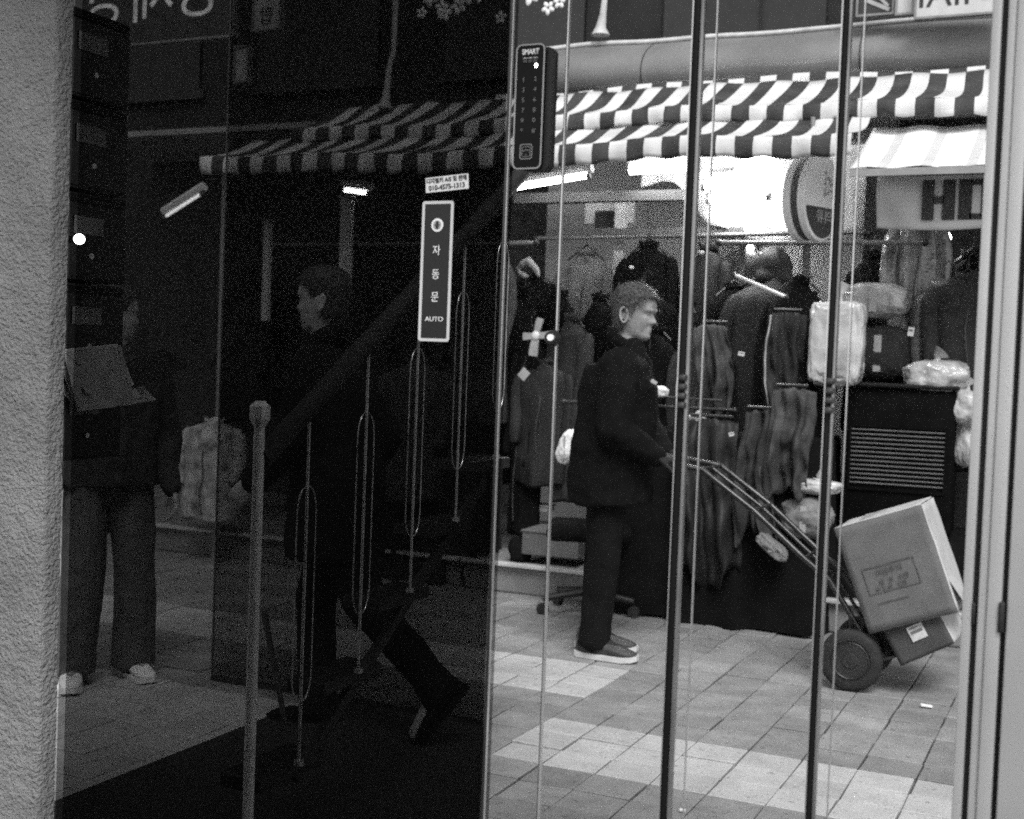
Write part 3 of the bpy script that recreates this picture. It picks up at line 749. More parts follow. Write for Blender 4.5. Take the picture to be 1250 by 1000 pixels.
# ------------------------------------------------------------------ hanging garments
def garment(lab, c, w, L, mat, rz=0.0, seed=0, sleeves=True, depth=.09, hood=False, cat='coat', name='hanging_coat', flare=1.0, patch=None, wr=.014, group=None):
    """c = collar point; body hangs down L"""
    t = thing(name, lab, cat, c, rz, group or 'clothes hung in the stall')
    n = 40
    secs = []
    prof = [(0, .9, .7), (.03, .98, .9), (.2, 1.0, 1.0), (.45, 1.0, 1.05), (.7, 1.02, 1.1), (.9, 1.0, 1.15), (1.0, 1.0, 1.1), (1.0, .9, .95)] if not sleeves else [(0.0, .16, .45), (.025, .22, .55), (.05, .46, .62), (.085, .84, .75), (.12, .98, .9), (.2, 1.0, 1.0), (.45, .97, 1.05), (.7, 1.02, 1.1), (.9, 1.06, 1.15), (1.0, 1.08, 1.15), (1.0, .9, .95)]
    for (s, a, d) in prof:
        ring = []
        for i in range(n):
            th = 2 * PI * i / n
            rip = 1 + .10 * s * math.sin(6 * th + seed + 2 * s) + .07 * s * math.sin(11 * th + seed * 2)
            fl = 1 + (flare - 1) * s
            x = w / 2 * a * fl * math.cos(th) * (1 + .03 * s * math.sin(5 * th + seed)); y = depth * d * math.sin(th) * rip
            zz = -s * L + (.012 * math.sin(3 * th + seed) if s > .9 else 0)
            ring.append(Vector((x, y, zz)))
        secs.append(ring)
    b = MB(); b.loft(secs); o = b.obj('body', mat, t, smooth=True)
    md = o.modifiers.new('s', 'SUBSURF'); md.levels = 1; md.render_levels = 1; bake(o)
    wrinkle(o, wr, 9, seed, .002, 40)
    if sleeves:
        for sx in (-1, 1):
            b = MB(); k = w / 2
            jt = random.Random(seed * 7 + sx); pts = [(sx * k * .74, 0, -.08 * L - .01), (sx * k * .97, -.01, -.16 * L), (sx * k * (1.0 + jt.uniform(0, .08)), -.02, -.33 * L), (sx * k * (.98 + jt.uniform(-.03, .1)), -.035 - jt.uniform(0, .04), -.5 * L), (sx * k * (.9 + jt.uniform(-.05, .1)), -.05 - jt.uniform(0, .05), -(.62 + jt.uniform(0, .1)) * L)]
            b.tube(pts, [.045, .058, .052, .046, .040], 14); o = b.obj('sleeve', mat, t, smooth=True)
            md = o.modifiers.new('s', 'SUBSURF'); md.levels = 1; md.render_levels = 1; bake(o); wrinkle(o, .013, 11, seed + sx, .003, 34)
    b = MB(); kk = []
    if not sleeves: kk = None
    for i in range(15 if kk is not None else 0):
        a = R(-205 + 230 * i / 14); kk.append(Vector((.05 * math.cos(a), .042 * math.sin(a), -.004)))
    for i in range(14 if kk is not None else 0):
        b.add([kk[i] + Vector((0, 0, -.035)), kk[i + 1] + Vector((0, 0, -.035)), kk[i + 1] * 1.2 + Vector((0, 0, .014 + .008 * math.sin(i))), kk[i] * 1.2 + Vector((0, 0, .014 + .008 * math.sin(i - 1)))], [(0, 1, 2, 3)])
    if sleeves: thick(b.obj('collar', mat, t, smooth=True), .014)
    if hood:
        b = MB(); b.ell((0, .02, .04), .11, .10, .12, 18, 12); b.cap((-.06, -.03, -.02), (.06, -.03, -.02), .05, .05)
        o = b.obj('hood', mat, t); remesh(o, .014, 3); wrinkle(o, .012, 14, seed)
    if sleeves:
        b = MB(); b.tube([(0.01 * math.sin(seed + i), -depth * (.52 + .75 * min(1, i / 5)) - .004, -.05 - (L * .93 - .05) * i / 12) for i in range(13)], .004, 5); b.obj('zip', M('dull_zip', .06, .5, .4, var=.3), t)
    b = MB(); b.tube([(-w * .36, 0, -.07), (0, 0, .03), (w * .36, 0, -.07)], .006, 6)
    b.tube([(0, 0, .03), (0, 0, .09), (.02, 0, .115), (.035, 0, .09)], .003, 6); b.obj('hanger', metal_d, t)
    if patch:
        px_, pz_, pw, phh, pmat = patch
        b = MB(); b.ell((px_, -depth * 1.12, pz_), pw, .006, phh, 12, 6); b.obj('badge', pmat, t, smooth=True)
    return t
def gpx(x, y, Y): return at(x, y, Y)
garment('long grey coat hanging behind the man, left of the pale post', gpx(716, 305, 6.1), .34, 1.25, grey_m, R(10), 1, depth=.08)
garment('black jacket with a tiny white badge hanging right of the pale post', gpx(792, 297, 5.95), .32, .95, black, R(6), 2, depth=.09, patch=(-.08, -.16, .016, .010, white_c))
garment('narrow black jacket with a pale badge beside the second post', gpx(866, 300, 5.95), .22, .95, black2, R(4), 3, depth=.08, patch=(-.03, -.05, .022, .014, grey_l))
garment('grey jacket hanging in the glare below the flood lamp', gpx(914, 302, 6.45), .42, 1.0, grey_m, R(0), 4)
garment('bulky black padded coat in front of the grey jacket', gpx(944, 335, 5.5), .50, 1.35, black2, R(20), 5, depth=.16, hood=True)
garment('black coat with a stand collar left of the wrapped white bag', gpx(975, 340, 5.2), .34, 1.3, black, R(-14), 6, depth=.14)
garment('dark jacket hanging behind the keypad lock strip', gpx(650, 335, 5.9), .44, 1.0, black, R(5), 9)
garment('grey jacket behind the lock strip under the white knot', gpx(668, 440, 5.4), .34, .75, black2, R(0), 10)
garment('plastic covered coat hanging below the HO banner', gpx(1122, 262, 5.6), .26, .80, plas_d, R(8), 11, depth=.10, wr=.016)
garment('second plastic covered coat right of the first below the bulb', gpx(1152, 345, 5.35), .2, .70, plas_d, R(-6), 12, depth=.1, wr=.016)
garment('dark striped jacket at the far right beside the frame', gpx(1182, 335, 5.3), .36, .80, char, R(10), 13)
garment('pale fluffy-collared coat seen dimly behind the newel post', gpx(262, 512, 4.75), .36, .62, M('pale_fur_cloth', .30, .9, var=.7, scale=14), R(12), 14, depth=.12)
garment('dark padded coat with a curved pale sleeve below the AUTO sticker', gpx(508, 440, 4.75), .36, .8, grey_d, R(14), 16, depth=.13)
garment('dim dark coat at the left end of the awning', gpx(300, 330, 5.3), .4, 1.0, char, R(4), 17)
garment('charcoal coat between the two pale posts', gpx(372, 300, 5.6), .4, 1.1, grey_d, R(4), 18)
garment('dark coat beside the AUTO sticker under the tube lamp', gpx(455, 285, 5.5), .4, 1.1, char, R(4), 19)
garment('dark coat half hidden by the edge of the keypad strip', gpx(585, 300, 5.4), .42, 1.1, grey_d, R(4), 20)
def drapery(lab, c, w, L, mat, seed, piping=False, rz=0.0):
    t = thing('draped_cloth', lab, 'cloth', c, rz, 'cloths draped over the stall front')
    def fd(u, v):
        k = .88 + .12 * v ** .6; x = (u - .5) * w * k + .018 * math.sin(v * 5 + seed) + .012 * noise.noise(Vector((u * 4, v * 6, seed + 9)))
        y = (.034 * math.sin(u * 11 + seed + 2.4 * v * math.sin(seed)) + .022 * math.sin(u * 25 + seed * 2 - v * 5)) * (.35 + .65 * v) + .05 * noise.noise(Vector((u * 3.2 + v * 2, v * 4.5 - u, seed * 2))) - .03 * math.sin(v * PI) + .02 * noise.noise(Vector((u * 5, v * 5, seed)))
        z = -L * v * (1 + .07 * math.sin(u * 7 + seed) + .04 * math.sin(u * 19)) + .015 * (1 - v) * math.sin(u * PI) + .012 * noise.noise(Vector((u * 9, v * 7, seed + 4)))
        return Vector((x, y, z))
    b = MB(); b.grid(fd, 44, 24); thick(b.obj('cloth', mat, t, smooth=True), .006)
    b = MB(); b.tube([fd(.04, i / 16) + Vector((0, -.006, 0)) for i in range(17)] , .005, 6); b.obj('hem_piping', M('pale_piping', .3, .7) if piping else mat, t, smooth=True)
    b = MB(); b.tube([(-w * .33, .01, .03), (w * .33, .01, .03)], .008, 8); b.obj('peg_rod', metal_d, t)
drapery('mottled grey cloth draped low behind the hand truck frame', gpx(966, 478, 4.66), .24, .52, camo, 1)
drapery('dark mottled cloth draped left of the lighter mottled one', gpx(928, 505, 4.66), .20, .62, M('mottled_dark_cloth', .03, .9, var=.7, scale=8), 2)
drapery('charcoal cloth with a pale piped edge beside the white bag', gpx(962, 385, 5.0), .22, .62, char, 3, True, R(20))
drapery('black cloth draped over the table edge behind the man', gpx(868, 515, 4.66), .34, .8, black2, 4)
drapery('dark grey cloth hanging by the second post above the black pole', gpx(872, 400, 4.95), .20, .5, grey_d, 5)
def price_card(lab, x, y, Y, w, h, rot):
    t = thing('price_card', lab, 'card', at(x, y, Y), R(8), 'price cards clipped to the stall goods')
    b = MB(); b.box((0, 0, 0), (w, .003, h), (0, rot, 0)); b.obj('card', M('price_card_paper', .5, .7, var=.1, scale=20), t)
    b = MB(); b.box((0, -.002, h * .15), (w * .6, .002, h * .16), (0, rot, 0)); b.obj('print', ink, t)
    b = MB(); b.tube([(0, .002, h * .5), (.004, .004, h * .5 + .04)], .0015, 5); b.obj('string', ink, t)
price_card('small price card pinned on the dark cloths right of the second post', 905, 432, 4.9, .032, .022, .2)
price_card('tiny price card on the black table cloth beside the hand truck handle', 893, 530, 4.6, .026, .02, -.3)
price_card('pale tag hanging under the grey wrapped bundle', 1112, 405, 5.1, .03, .045, .1)
fr = random.Random(5)
fm = [black, black2, char, black, grey_d, black]
for k in range(20):
    x = -3.35 + 1.9 * ((k * .618) % 1.0); Y = (5.72, 6.12, 5.45)[k % 3]; z = 1.76 + fr.uniform(-.06, .05) - (0 if k % 3 < 2 else .2)
    if k % 3 == 2 and x > -2.0: z -= .1
    garment('dark coat packed tightly among others on the stall rails', (x, Y, z), fr.uniform(.22, .36), fr.uniform(.95, 1.3), fm[k % 6], R(fr.uniform(-45, 50)), 40 + k, depth=fr.uniform(.06, .1), group='coats packed on the stall rails')
for k in range(9):
    x = -1.22 + .75 * ((k * .618) % 1.0); Y = (5.75, 6.1)[k % 2]
    garment('dark wrapped coat packed at the back of the right stall bay', (x, Y, 1.98 + fr.uniform(-.1, .02)), fr.uniform(.2, .34), fr.uniform(.9, 1.2), (black, char, black2)[k % 3], R(fr.uniform(-40, 40)), 80 + k, depth=.08, group='coats at the back of the right bay')
# garment rails
def rail_rod(lab, a, b_, r=.014):
    t = thing('garment_rail', lab, 'rail', a)
    q = MB(); q.tube([(0, 0, 0), Vector(b_) - Vector(a)], r, 10); q.obj('rod', metal_m, t, smooth=True)
    q = MB()
    for e in (Vector((0, 0, 0)), Vector(b_) - Vector(a)): q.ell(e, r * 1.5, r * 1.5, r * 1.5, 10, 6)
    q.obj('end_cap', metal_d, t, smooth=True)
rail_rod('dark garment rail carrying the coats behind the man', (-3.4, 5.97, 2.12), (-1.3, 5.97, 2.14))
rail_rod('garment rail in front of the padded coats', (-2.0, 5.35, 2.02), (-.9, 5.4, 2.02))
rail_rod('garment rail under the lower awning behind the dark door', (-5.0, 5.3, 2.02), (-3.1, 5.3, 2.02))
rail_rod('thin pale rod slanting down beside the black hooded coat', at(897, 336, 5.2), at(960, 363, 4.98), .010)
_mats['pale_rod'] = M('pale_rod', .65, .5)
bpy.data.objects['rod.003'].data.materials[0] = _mats['pale_rod']
# white knot and white collar in the lock strip
kn = thing('ribbon_knot', 'white cross-shaped ribbon knot in the keypad lock strip', 'ribbon', at(655, 410, 5.2))
b = MB()
for a, L_, w_ in ((R(4), .10, .022), (R(184), .085, .022), (R(78), .105, .02), (R(262), .12, .026)):
    b.loft([[Vector((math.cos(a) * s * L_ - math.sin(a) * e, -.01 * math.sin(s * 3) + (.008 if q else -.008), math.sin(a) * s * L_ + math.cos(a) * e)) for e, q in ((-w_ * f_, 0), (w_ * f_, 0), (w_ * f_, 1), (-w_ * f_, 1))] for s, f_ in ((0, .8), (.4, .85), (.8, 1.0), (1.0, .95))])
b.obj('tails', grey_l, kn, smooth=True)
b = MB(); b.ell((0, -.012, 0), .026, .02, .028, 12, 8); b.obj('knot', white_c, kn, smooth=True)
sc_ = thing('white_scarf', 'crumpled white scarf lying over the dark jacket behind the lock strip', 'scarf', at(655, 330, 5.7))
b = MB(); b.tube([(-.09, -.1, .0), (-.04, -.13, .03), (.0, -.13, .05), (.05, -.13, .0), (.07, -.12, -.05)], [.012, .02, .025, .022, .012], 10); b.tube([(-.08, -.12, -.01), (-.03, -.13, -.045), (.01, -.13, -.05)], [.012, .018, .01], 10)
o = b.obj('cloth', grey_l, sc_, smooth=True); remesh(o, .008, 3); wrinkle(o, .008, 18)
sp_ = thing('price_card', 'small pale diamond card on the black jacket in the lock strip', 'card', at(648, 457, 5.25))
b = MB(); b.box((0, -.1, 0), (.055, .004, .06), (0, R(40), 0)); b.obj('card', M('grey_sign', .34, .6), sp_)
b = MB(); b.tube([(0, -.1, .04), (0, -.08, .1)], .002, 5); b.obj('string', ink, sp_)

# ------------------------------------------------------------------ black draped tables
def drape(lab, cx, cy, wx, wy, h, z0=0, rz=0, mat=black, seed=0):
    t = thing('draped_table', lab, 'table', (cx, cy, z0), rz)
    n = 96; secs = []
    def ring(z, gro, amp):
        o = []
        for i in range(n):
            a = 2 * PI * i / n; c, s = math.cos(a), math.sin(a)
            k = 1 / max(abs(c), abs(s)) ; k = k * .86 + .14
            r = amp * (math.sin(13 * a + seed) + .6 * math.sin(23 * a + seed * 2))
            o.append(Vector(((wx / 2 + gro + r) * c * k, (wy / 2 + gro + r) * s * k, z + (.01 * math.sin(5 * a) if z < .02 else 0))))
        return o
    b = MB(); b.loft([ring(h, -.05, 0), ring(h, -.012, 0), ring(h - .015, .0, .002), ring(h * .75, .006, .008), ring(h * .4, .014, .016), ring(.005, .03, .024)])
    o = b.obj('cloth', mat, t, smooth=True); wrinkle(o, .008, 6, seed)
    b = MB(); b.box((0, 0, h - .045), (wx - .08, wy - .08, .03)); b.obj('tabletop', metal_d, t)
    return t
drape('tall black-draped table behind the man and the hand truck', -1.76, 5.02, 1.02, .62, .98, seed=1)
drape('low black-draped stand under the portable heater', -.72, 5.36, 1.10, .62, .50, seed=2)
drape('dim draped table with dark cloth behind the stair railing', -3.75, 5.15, .9, .5, .75, mat=char, seed=3)
# rods and small white things on the tall table
rail_rod('black pole with a capped end lying across the tall table', at(688, 490, 4.72), at(897, 501, 4.78), .009)
rail_rod('thinner black pole lying beside the capped one', at(800, 484, 4.74), at(880, 489, 4.8), .006)
for nme in ('rod.004', 'rod.005'): bpy.data.objects[nme].data.materials[0] = metal_d
def lump(name, lab, cat, c, rx, ry, rz_, mat, seed=0, amp=.25, sc=9, par='bag', extra=None, rot=(0, 0, 0), group=None, sq=.75, crease=.03):
    t = thing(name, lab, cat, c, 0, group)
    bm = bmesh.new(); bmesh.ops.create_icosphere(bm, subdivisions=5, radius=1)
    for v in bm.verts:
        p = v.co; q = Vector([math.copysign(abs(a) ** sq, a) for a in p])
        n1 = noise.noise(q * 1.3 + Vector((seed, seed * 2, 0))); n2 = 1 - abs(noise.noise(q * sc * .38 + Vector((seed * 3, 1, 0)))) * 2; n3 = 1 - abs(noise.noise(q * sc * .85 + Vector((seed, 5, 2)))) * 2
        n4 = 1 - abs(noise.noise(Vector((q.x * 5 + q.z * .8, q.y * 5, q.z * 1.3 + seed)))) * 2
        d = 1 + crease * n4 + amp * (.75 * n1 + .22 * n2 + .10 * n3)
        v.co = Vector((q.x * rx * d, q.y * ry * d, q.z * rz_ * d))
    me = bpy.data.meshes.new(par); bm.to_mesh(me); bm.free(); me.materials.append(mat)
    me.polygons.foreach_set('use_smooth', [True] * len(me.polygons))
    o = bpy.data.objects.new(par, me); COL.objects.link(o); o.parent = t; o.rotation_euler = rot
    if extra == 'knot':
        b = MB(); b.tube([(0, 0, rz_ * .9), (.004, 0, rz_ * 1.15), (.0, 0, rz_ * 1.3), (.02, .01, rz_ * 1.6)], [rx * .25, rx * .1, rx * .13, rx * .3], 9)
        k = b.obj('knot', mat, t, smooth=True); wrinkle(k, .004, 30)
    elif extra == 'tape':
        b = MB(); b.box((0, -ry * 1.02, 0), (rx * .25, .006, rz_ * 1.4)); b.obj('tape', M('grey_print', .35, .6), t)
    return t
lump('folded_cloth', 'small bright folded cloth beside the man\'s chest', 'cloth', at(806, 478, 4.72), .038, .04, .026, white_c, 1, extra='tape')
lump('plastic_bag', 'small white knotted bag at the end of the black pole', 'bag', at(849, 511, 4.72), .052, .04, .020, plas_w, 2, extra='knot')
lump('plastic_bag', 'tall white bag edge showing just right of the second post', 'bag', at(832, 480, 4.85), .026, .03, .095, plas_w, 3, extra='knot')
lump('plastic_bag', 'white plastic bag lying at the table foot beside the third post', 'bag', at(998, 594, 4.72), .115, .08, .036, plas_w, 4, extra='knot')
lump('garment_bag', 'tall white wrapped garment bag hanging across the third post', 'bag', at(1022, 420, 4.9), .122, .08, .19, plas_w, 5, amp=.12, sc=9, extra='knot', sq=.34, crease=.10)
lump('wrapped_bundle', 'grey plastic wrapped bundle on top of the heater stack, right of the white bag', 'bundle', at(1070, 368, 5.3), .155, .11, .085, plas, 6, amp=.22, extra='tape', sq=.6)
lump('wrapped_bundle', 'dark folded clothes under the grey wrapped bundle', 'bundle', at(1075, 432, 5.3), .150, .11, .135, char, 7, amp=.15, extra='tape', sq=.6)
lump('wrapped_bundle', 'clear crinkled plastic bag sitting on the heater', 'bundle', at(1143, 461, 5.1), .150, .10, .080, plas, 8, amp=.28, extra='knot')
lump('plastic_bag', 'white plastic bag to the right of the heater', 'bag', at(1180, 497, 5.1), .075, .08, .085, plas_w, 9, amp=.25, extra='knot')
lump('plastic_bag', 'grey hanging bag below the white one right of the heater', 'bag', at(1178, 540, 5.15), .05, .06, .11, plas, 10, amp=.3, extra='knot')
lump('wrapped_bundle', 'grey bundle on the ground between the hand truck and the third post', 'bundle', at(985, 632, 4.72), .12, .09, .09, grey_m, 11, amp=.3, extra='tape')
lump('paper_bag', 'crumpled pale paper behind the hand truck frame', 'paper', at(943, 668, 4.60), .075, .05, .026, M('crumpled_paper', .16, .7), 12, amp=.3, extra='tape', sq=.5, rot=(0, R(38), 0), crease=.12)
lump('plastic_bag', 'dark rubbish bag on the platform at the foot of the lock strip', 'bag', at(635, 672, 5.05), .06, .06, .075, black, 13, extra='knot')
for (px, py, Y, dx, dy, dz, mat, lab) in ((657, 620, 5.5, .17, .12, .03, grey_l, 'flat pale box lid on the platform behind the lock strip'),
                                   (682, 662, 5.15, .34, .3, .13, M('low_grey_box', .09, .8, var=.15), 'low grey crate on the platform behind the chair')):
    t = thing('storage_box', lab, 'box', at(px, py, Y), R(3))
    b = MB(); b.box((0, 0, 0), (dx, dy, dz), bev=.004); b.obj('body', mat, t)
    b = MB(); b.box((0, 0, dz / 2 + .005), (dx + .014, dy + .014, .012), bev=.003); b.obj('lid', mat, t)

# ------------------------------------------------------------------ portable heater
ht = thing('gas_heater', 'black portable cabinet heater with a wire grille on the draped stand', 'heater', (-.935, 5.02, .52), R(2))
b = MB(); b.box((0, .14, .365), (.54, .30, .73), bev=.02); b.obj('cabinet', M('heater_black', .004, .7, var=.3, spec=.03), ht, smooth=True)
b = MB(); b.box((0, .13, .742), (.565, .33, .022), bev=.008); b.obj('top_plate', M('heater_top', .012, .6, var=.3, spec=.1), ht, smooth=True)
b = MB()
b.box((0, -.012, .535), (.47, .02, .014)); b.box((0, -.012, .215), (.47, .02, .014)); b.box((-.232, -.012, .375), (.014, .02, .306)); b.box((.232, -.012, .375), (.014, .02, .306)); b.obj('grille_frame', M('heater_black', .010, .35), ht)
b = MB(); b.box((.0, -.004, .385), (.36, .006, .18)); b.obj('radiant_panel', M('heater_panel', .14, .6, var=.35, scale=25), ht)
for k in range(13):
    b = MB(); b.tube([(-.226, -.02, .245 + .0225 * k), (.226, -.02, .245 + .0225 * k)], .0036, 6); b.obj('grille_bar', M('heater_wire', .24, .35, .7, var=.2), ht, smooth=True)
for sx in (-1, 1):
    b = MB(); b.tube([(sx * .2 - .01, .05, .012), (sx * .2 + .01, .05, .012)], .02, 12); b.obj('caster', rubber, ht, smooth=True)

# ------------------------------------------------------------------ office chair half hidden by the man
ch = thing('office_chair', 'dark swivel office chair with a small caster behind the man', 'chair', (-2.42, 4.62, 0), R(20))
b = MB(); b.box((0, 0, .44), (.44, .44, .08), bev=.03); b.obj('seat', black, ch, smooth=True)
b = MB(); b.tube([(0, 0, .10), (0, 0, .42)], .024, 12); b.obj('column', metal_d, ch, smooth=True)
b = MB(); b.box((.16, .12, .80), (.07, .40, .46), (0, R(8), 0), bev=.03); b.obj('backrest', char, ch, smooth=True)
for k in range(5):
    a = R(72 * k + 203); e = Vector((.25 * math.cos(a), .25 * math.sin(a), .085))
    b = MB(); b.tube([(0, 0, .12), e], [.026, .016], 8); g = b.obj('leg', metal_d, ch, smooth=True)
    b = MB(); y = Vector((-math.sin(a), math.cos(a), 0)) * .016; c = e - Vector((0, 0, .055)); b.tube([c - y, c + y], .03, 16); b.obj('caster', rubber, ch, smooth=True)
lump('white_towel', 'white towel draped over the chair behind the man', 'towel', at(694, 545, 4.6), .045, .06, .085, white_c, 14, amp=.25, extra='tape', rot=(0, R(20), 0))

# ------------------------------------------------------------------ hand truck and boxes
tr = thing('hand_truck', 'dark two-wheeled hand truck tilted back beside the man', 'hand truck')
Yt = 3.93
def T(x, y, Y=Yt): return at(x, y, Y)
tm = M('truck_steel', .06, .3, .7, var=.4, scale=14)
def polyrail(dY):
    P = [T(826, 563, Yt), T(868, 571, Yt), T(930, 620, Yt), T(990, 677, Yt), T(1020, 702, Yt), T(1078, 797, Yt)]
    return [p + Vector((0, dY, 0)) for p in P]
ra, rb = polyrail(-.14), polyrail(.16)
for rr in (ra, rb):
    b = MB(); b.tube(rr, .0125, 10); b.obj('frame_rail', tm, tr, smooth=True)
b = MB(); b.tube([ra[0], (ra[0] * .65 + rb[0] * .35) + Vector((-.02, 0, .01)), (ra[0] * .35 + rb[0] * .65) + Vector((-.02, 0, .01)), rb[0]], .0135, 10); b.obj('handle', metal_m, tr, smooth=True)
for f_ in (1, 2, 3, 4):
    b = MB(); b.tube([ra[f_], rb[f_]], .009, 8); b.obj('cross_bar', tm, tr, smooth=True)
mid = [(p + q) / 2 for p, q in zip(ra, rb)]
b = MB(); b.tube(mid[1:], .008, 8); b.obj('centre_bar', tm, tr, smooth=True)
d_ = (T(1160, 772) - T(1078, 797)); up_ = d_.cross(Vector((0, 1, 0))).normalized()
b = MB(); q0, q1 = (ra[-1] + rb[-1]) / 2, (ra[-1] + rb[-1]) / 2 + d_ * .95
a_ = math.atan2(d_.z, d_.x)
b.box((q0 + q1) / 2 - Vector((0, 0, .008)), ((q1 - q0).length, .34, .010), (0, -a_, 0), bev=.003); b.obj('toe_plate', metal_d, tr)
ax = gnd(1037, 843) + Vector((0, 0, .128))
for sy, nm in ((0.0, 'near'), (.34, 'far')):
    c = ax + Vector((0, sy, 0))
    b = MB(); prof = [(-.028, .085), (-.03, .112), (-.018, .127), (.0, .129), (.018, .127), (.03, .112), (.028, .085)]
    k = 36
    b.loft([[c + Vector((r * math.cos(2 * PI * i / k), y, r * math.sin(2 * PI * i / k))) for i in range(k)] for y, r in prof], cap=False); w_ = b.obj('wheel', rubber, tr, smooth=True)
    b = MB(); b.tube([c + Vector((0, -.020, 0)), c + Vector((0, .020, 0))], .087, 30); b.obj('rim', M('wheel_rim', .03, .5, .3, var=.2), w_, smooth=True)
    b = MB(); b.tube([c + Vector((0, -.026, 0)), c + Vector((0, -.018, 0))], [.03, .034], 20); b.obj('hub', metal_d, w_, smooth=True)
    b = MB(); b.tube([c + Vector((.075 * math.cos(2 * PI * i / 30), -.021, .075 * math.sin(2 * PI * i / 30))) for i in range(30)], .003, 5, closed=True); b.obj('rim_ring', metal_d, w_)
b = MB(); b.tube([ax + Vector((0, -.03, 0)), ax + Vector((0, .37, 0))], .011, 10); b.obj('axle', metal_d, tr, smooth=True)
for sy in (.06, .28):
    b = MB(); b.tube([ax + Vector((0, sy, 0)), (ra[4] if sy < .1 else rb[4]) * .55 + (ra[5] if sy < .1 else rb[5]) * .45], .010, 8); b.obj('axle_strut', tm, tr, smooth=True)
    b = MB(); b.tube([ax + Vector((0, sy, 0)), (ra[5] if sy < .1 else rb[5])], .010, 8); b.obj('axle_strut', tm, tr, smooth=True)
def carton(lab, P0, P1, P3, Y0, dep, mats, nm='cardboard_box'):
    """P0 top-left, P1 top-right, P3 bottom-left pixels on the near face plane y=Y0"""
    a, c, d = at(*P0, Y0), at(*P1, Y0), at(*P3, Y0)
    ux = (c - a); uz = (a - d); w, h = ux.length, uz.length
    ux.normalize(); uz = (uz - ux * uz.dot(ux)).normalized(); uy = uz.cross(ux)
    ctr = (a + c) / 2 * .5 + (d + (c + d - a)) / 2 * .5
    t = thing(nm, lab, 'box')
    mt = Matrix.Identity(4)
    for i in range(3): mt[i][0], mt[i][1], mt[i][2], mt[i][3] = ux[i], uy[i], uz[i], ctr[i]
    t.matrix_world = mt
    return t, w, h
t, w, h = carton('large dented cardboard box with faint print leaning on the hand truck', (1014, 648), (1119, 618), (1066, 772), 3.72, .3, None)
dep = .36
def side(a, b_, c, d, nm, mat, par, th=.006):
    q = MB(); vs = [Vector(p) for p in (a, b_, c, d)]; nrm = (vs[1] - vs[0]).cross(vs[3] - vs[0]).normalized() * th
    def g(u, v):
        p = vs[0] * (1 - u) * (1 - v) + vs[1] * u * (1 - v) + vs[2] * u * v + vs[3] * (1 - u) * v
        return p + nrm.normalized() * (.004 * noise.noise(p * 11) + .003 * math.sin(u * PI) * math.sin(v * PI))
    q.grid(g, 14, 14); o = q.obj(nm, mat, par, smooth=True); return thick(o, th)
x0, x1, z0, z1 = -w / 2, w / 2, -h / 2, h / 2
side((x0, 0, z0), (x1, 0, z0), (x1, 0, z1), (x0, 0, z1), 'front_panel', card, t)
side((x1 - .007, dep, z0), (x0 + .007, dep, z0), (x0 + .007, dep, z1), (x1 - .007, dep, z1), 'rear_panel', card, t)
side((x1, .007, z0), (x1 + .005, dep, z0), (x1 + .004, dep, z1), (x1, .007, z1), 'side_panel', card_lit, t)  # right side coloured lighter for light falling from above right
side((x0, dep, z0), (x0, .007, z0), (x0, .007, z1), (x0, dep, z1), 'side_panel', card, t)
side((x0, .0, z1 + .001), (x1, .0, z1 + .001), (x1, dep, z1 + .004), (x0, dep, z1 + .004), 'top_flap', card_lit, t)
side((x0, dep, z0 - .001), (x1, dep, z0 - .001), (x1, 0, z0 - .001), (x0, 0, z0 - .001), 'bottom_panel', card, t)
q = MB(); q.box((x1 + .02, dep * .3, z0 + .075), (.005, .15, .15), (0, R(-16), 0)); q.obj('torn_flap', card_lit, t)
q = MB(); q.box((x0 + .15, .10, z1 + .006), (.09, .2, .005), (R(3), R(4), 0)); q.obj('tape', M('packing_tape', .34, .3, var=.2), t)
rn = random.Random(3)
prt = M('box_print', .075, .85, var=.5, scale=40)
text('취급주의', .030, prt, t, (-.02, -.012, .008), sx=1.0, ext=.0006)
text('품  명   수량', .024, prt, t, (-.01, -.012, -.030), ext=.0006)
text('제 조 원   전화', .022, prt, t, (-.03, -.012, -.056), ext=.0006)
q = MB()
for (bx, bz, bw_) in ((-.02, .034, .21), (-.02, -.072, .21), (-.04, -.115, .13)): q.box((bx, -.010, bz), (bw_, .0012, .003))
q.box((-.125, -.010, -.02), (.003, .0012, .108)); q.box((.085, -.010, -.02), (.003, .0012, .108)); q.obj('print_frame', prt, t)
t, w, h = carton('smaller dark printed box with a pale label under the large box', (1076, 766), (1140, 738), (1100, 812), 3.76, .3, None)
h = min(h, .17); dep = .30; x0, x1, z0, z1 = -w / 2, w / 2, -h / 2, h / 2
side((x0, 0, z0), (x1, 0, z0), (x1, 0, z1), (x0, 0, z1), 'front_panel', card_d, t)
side((x1 - .007, dep, z0), (x0 + .007, dep, z0), (x0 + .007, dep, z1), (x1 - .007, dep, z1), 'rear_panel', card_d, t)
side((x1, .007, z0), (x1 + .02, dep, z0), (x1 + .02, dep, z1), (x1, .007, z1), 'side_panel', card_lit, t)
side((x0, dep, z0), (x0, .007, z0), (x0, .007, z1), (x0, dep, z1), 'side_panel', card_d, t)
side((x0, .0, z1 + .001), (x1, .0, z1 + .001), (x1, dep, z1 + .001), (x0, dep, z1 + .001), 'top_flap', card_lit, t)
side((x0, dep, z0 - .001), (x1, dep, z0 - .001), (x1, 0, z0 - .001), (x0, 0, z0 - .001), 'bottom_panel', card_d, t)
q = MB(); q.box((.006, -.010, .012), (.066, .0012, .062)); q.obj('label', M('box_label', .5, .6, var=.25, scale=40), t)
